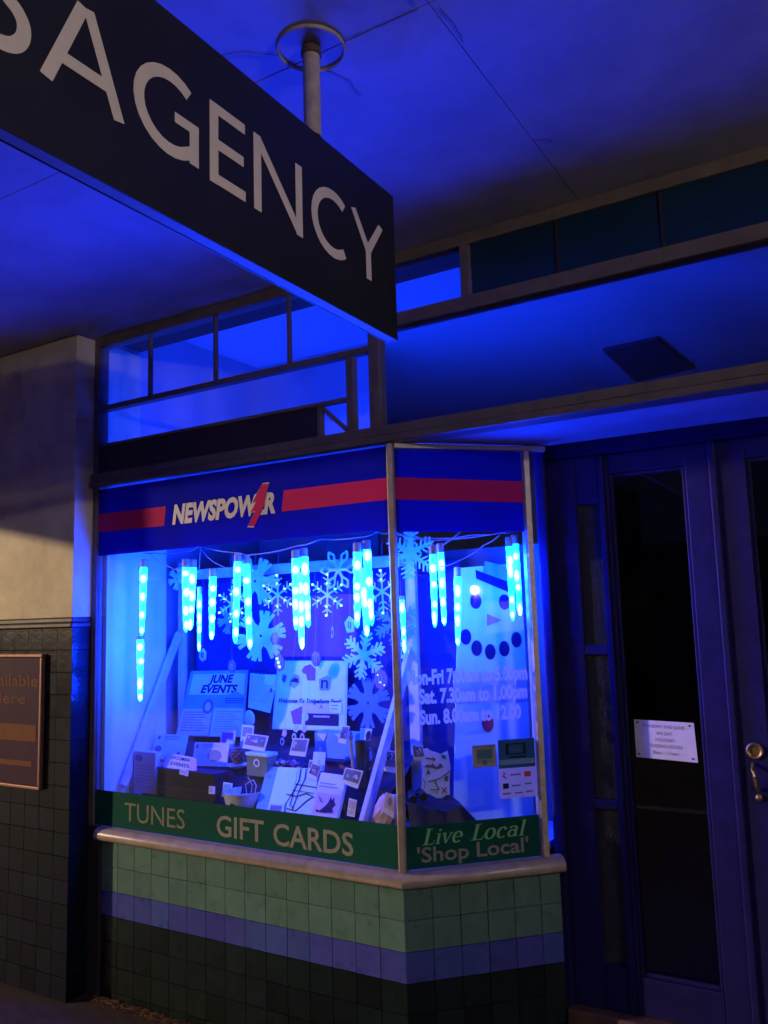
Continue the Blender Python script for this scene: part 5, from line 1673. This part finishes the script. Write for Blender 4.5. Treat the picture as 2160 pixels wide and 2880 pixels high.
for nm, lb, tl, tr, br, bl, m, tone in (
        ('gift_card', 'small pale gift card between the bowl and the dark box', (-1.02, .15, .985), (-.965, .148, .983), (-.968, .135, .925), (-1.022, .137, .925), G_PAPER3, G_CARDBLUE),
        ('gift_card', 'upright gift card behind the lilac certificate', (-1.20, .335, 1.185), (-1.105, .332, 1.186), (-1.108, .32, 1.08), (-1.20, .32, 1.08), G_PAPER, G_PURPLE),
        ('gift_card', 'blue gift card beside the pine cone dish', (-1.135, .30, 1.150), (-1.085, .30, 1.148), (-1.085, .29, 1.07), (-1.135, .29, 1.07), G_CARDBLUE, G_PAPER3),
        ('gift_card', 'little card leaning before the dark flat book', (-.590, .225, 1.098), (-.545, .223, 1.096), (-.547, .212, 1.035), (-.592, .214, 1.036), G_PAPER2, G_INKMID),
        ('gift_card', 'white card between the dragon book and the slanting prop', (-.300, .098, .985), (-.262, .096, .980), (-.268, .085, .915), (-.306, .087, .918), G_PAPER, G_PINK),
        ('gift_card', 'leaning card behind the dark cup handle', (-.262, .30, 1.205), (-.215, .30, 1.203), (-.218, .285, 1.11), (-.265, .285, 1.11), G_PAPER2, G_CARDBLUE),
        ('gift_card', 'pale card under the rosette by the olive box', (-1.075, .345, 1.215), (-1.0, .343, 1.212), (-1.003, .33, 1.115), (-1.078, .33, 1.115), G_PAPER3, G_INKGREY),
        ('gift_card', 'narrow white card beside the brochure stack', (-1.448, .175, 1.062), (-1.405, .173, 1.060), (-1.405, .162, 1.030), (-1.448, .164, 1.030), G_PAPER, G_INKMID)):
    t = thing(nm, lb, 'card', (V(bl) + V(br)) / 2, 'loose small cards in the display')
    S = Sheet(tl, tr, br, bl, 0.0015)
    S.sheet('card', m, t, 0.002)
    S.patch('picture', tone, t, 0.1, 0.1, 0.9, 0.55, 0.0014)
    S.lines('printed_lines', G_INKGREY, t, 0.12, 0.66, 0.88, 0.92, 3, 0.4, 0.0016)

# ================================================================== STREET LAMPS (their light reaches the shop under the awning)
def street_lamp(x, y, h, label):
    t = thing('street_lamp', label, 'street lamp', (x, y, 0))
    MB().lathe((x, y, -0.1), [(0.10, 0), (0.10, 0.8), (0.07, 0.85), (0.05, h + 0.1)], 14).build('post', G_LAMPHEAD, t, smooth=True)
    MB().tube([(x, y, h - 0.05), (x, y + 0.4, h + 0.25), (x, y + 1.2, h + 0.30)], 0.035, 8).build('arm', G_LAMPHEAD, t, smooth=True)
    MB().box(x - 0.12, x + 0.12, y + 1.1, y + 1.7, h + 0.24, h + 0.36).build('lamp_head', G_LAMPHEAD, t, bevel=0.03)
    ld = bpy.data.lights.new('lamp_light', 'SPOT')
    ld.spot_size = R(55)
    ld.spot_blend = 0.6
    ld.energy = LAMP_FRONT
    ld.color = (1.0, 0.72, 0.45)
    ld.shadow_soft_size = 0.12
    lo = bpy.data.objects.new('lamp_light', ld)
    COL.objects.link(lo)
    lo.location = (x, y + 1.4, h + 0.08)
    lo.rotation_euler = (V((-1.0, 0.0, 1.2)) - V(lo.location)).to_track_quat('-Z', 'Y').to_euler()
    attach(lo, t)


street_lamp(-20.3, -15.0, 5.63, 'tall street lamp with warm light across the road')
gl = thing('globe_lamp', 'low post lamp with a pale glowing globe further along the street', 'street lamp', (23.0, -9.99, 0))
MB().lathe((23.0, -9.99, -0.13), [(0.09, 0), (0.09, 0.5), (0.05, 0.55), (0.045, 2.45)], 12).build('post', G_LAMPHEAD, gl, smooth=True)
MB().ball((23.0, -9.99, 2.52), 0.11, n=12, m=8).build('globe', G_GLOBE, gl, smooth=True)

al = thing('awning_lamp', 'tube lamp hung under the awning a few steps along the footpath', 'lamp', (4.0, -2.65, 2.75))
MB().box(3.93, 4.07, -3.01, -2.29, 2.795, 2.83).build('lamp_case', G_LAMPHEAD, al, bevel=0.01)
MB().lathe((4.0, -2.95, 2.755), [(0.02, 0), (0.028, 0.01), (0.028, 0.59), (0.02, 0.60)], 12, (0, 1, 0)).build('tube', G_TUBELAMP, al, smooth=True)
for yy in (-2.90, -2.40):
    MB().lathe((4.0, yy, 2.829), [(0.008, 0), (0.008, 0.345)], 8).build('hanger', G_LAMPHEAD, al)

# ---- shops across the road (seen only as reflections) -----------------------
G_BLDG = mat('opposite_render', (0.08, 0.075, 0.07), 0.85, 0.15, 3)
G_LITWIN = mat_emit('lit_shop_window', (1.0, 0.62, 0.38), 0.9)
G_LITWIN.cycles.emission_sampling = 'NONE'
for k, (x0, x1, lb) in enumerate(((-26.0, -7.0, 'single storey shop across the road with warm lit windows'), (-6.6, 12.0, 'parapet shop across the road opposite the window'), (12.4, 46.0, 'long shop row across the road towards the lamp'))):
    t = thing('opposite_shop', lb, 'building', ((x0 + x1) / 2, -17.0, 0))
    MB().box(x0, x1, -24.0, -17.0, -0.02, 4.6 + 0.6 * k).build('wall', G_BLDG, t)
    MB().box(x0, x1, -17.0, -14.6, 3.0, 3.2).build('awning', G_BLDG, t)
    w = (x1 - x0) / 5
    for i in range(5):
        a = x0 + w * i
        fr = MB().box(a + 0.3, a + w - 0.3, -16.998, -16.95, 0.5, 2.5).build('window_frame', G_FRAME, t)
        MB().box(a + 0.42, a + w - 0.42, -16.9495, -16.94, 0.62, 2.38).build('pane', G_LITWIN if (i + k) % 3 == 0 else G_OPAQUE, fr)

# ---- dry leaves blown against the tiles -----------------------------------
vs, fs = [], []
for k in range(260):
    x = -1.66 + abs(random.gauss(0, 0.45))
    y = -0.012 - abs(random.gauss(0, 0.028))
    a = random.uniform(0, 6.28)
    r = random.uniform(0.006, 0.016)
    z = 0.003 + random.random() * 0.012
    o = len(vs)
    for dx, dy, dz in ((1, 0, 0.2), (0, 0.45, 0.0), (-1, 0, 0.25), (0, -0.45, 0.0)):
        vs.append((x + r * (dx * math.cos(a) - dy * math.sin(a)), min(-0.004, y + r * (dx * math.sin(a) + dy * math.cos(a))), z + r * dz * random.uniform(0, 1)))
    fs.append((o, o + 1, o + 2, o + 3))
o = MB().add(vs, fs).build('leaf_litter', mat('dry_leaf', (0.22, 0.11, 0.05), 0.8, 0.4, 60))
o['kind'] = 'stuff'
tag(o, 'dry leaves and grit blown against the tiled wall foot', 'leaf litter')
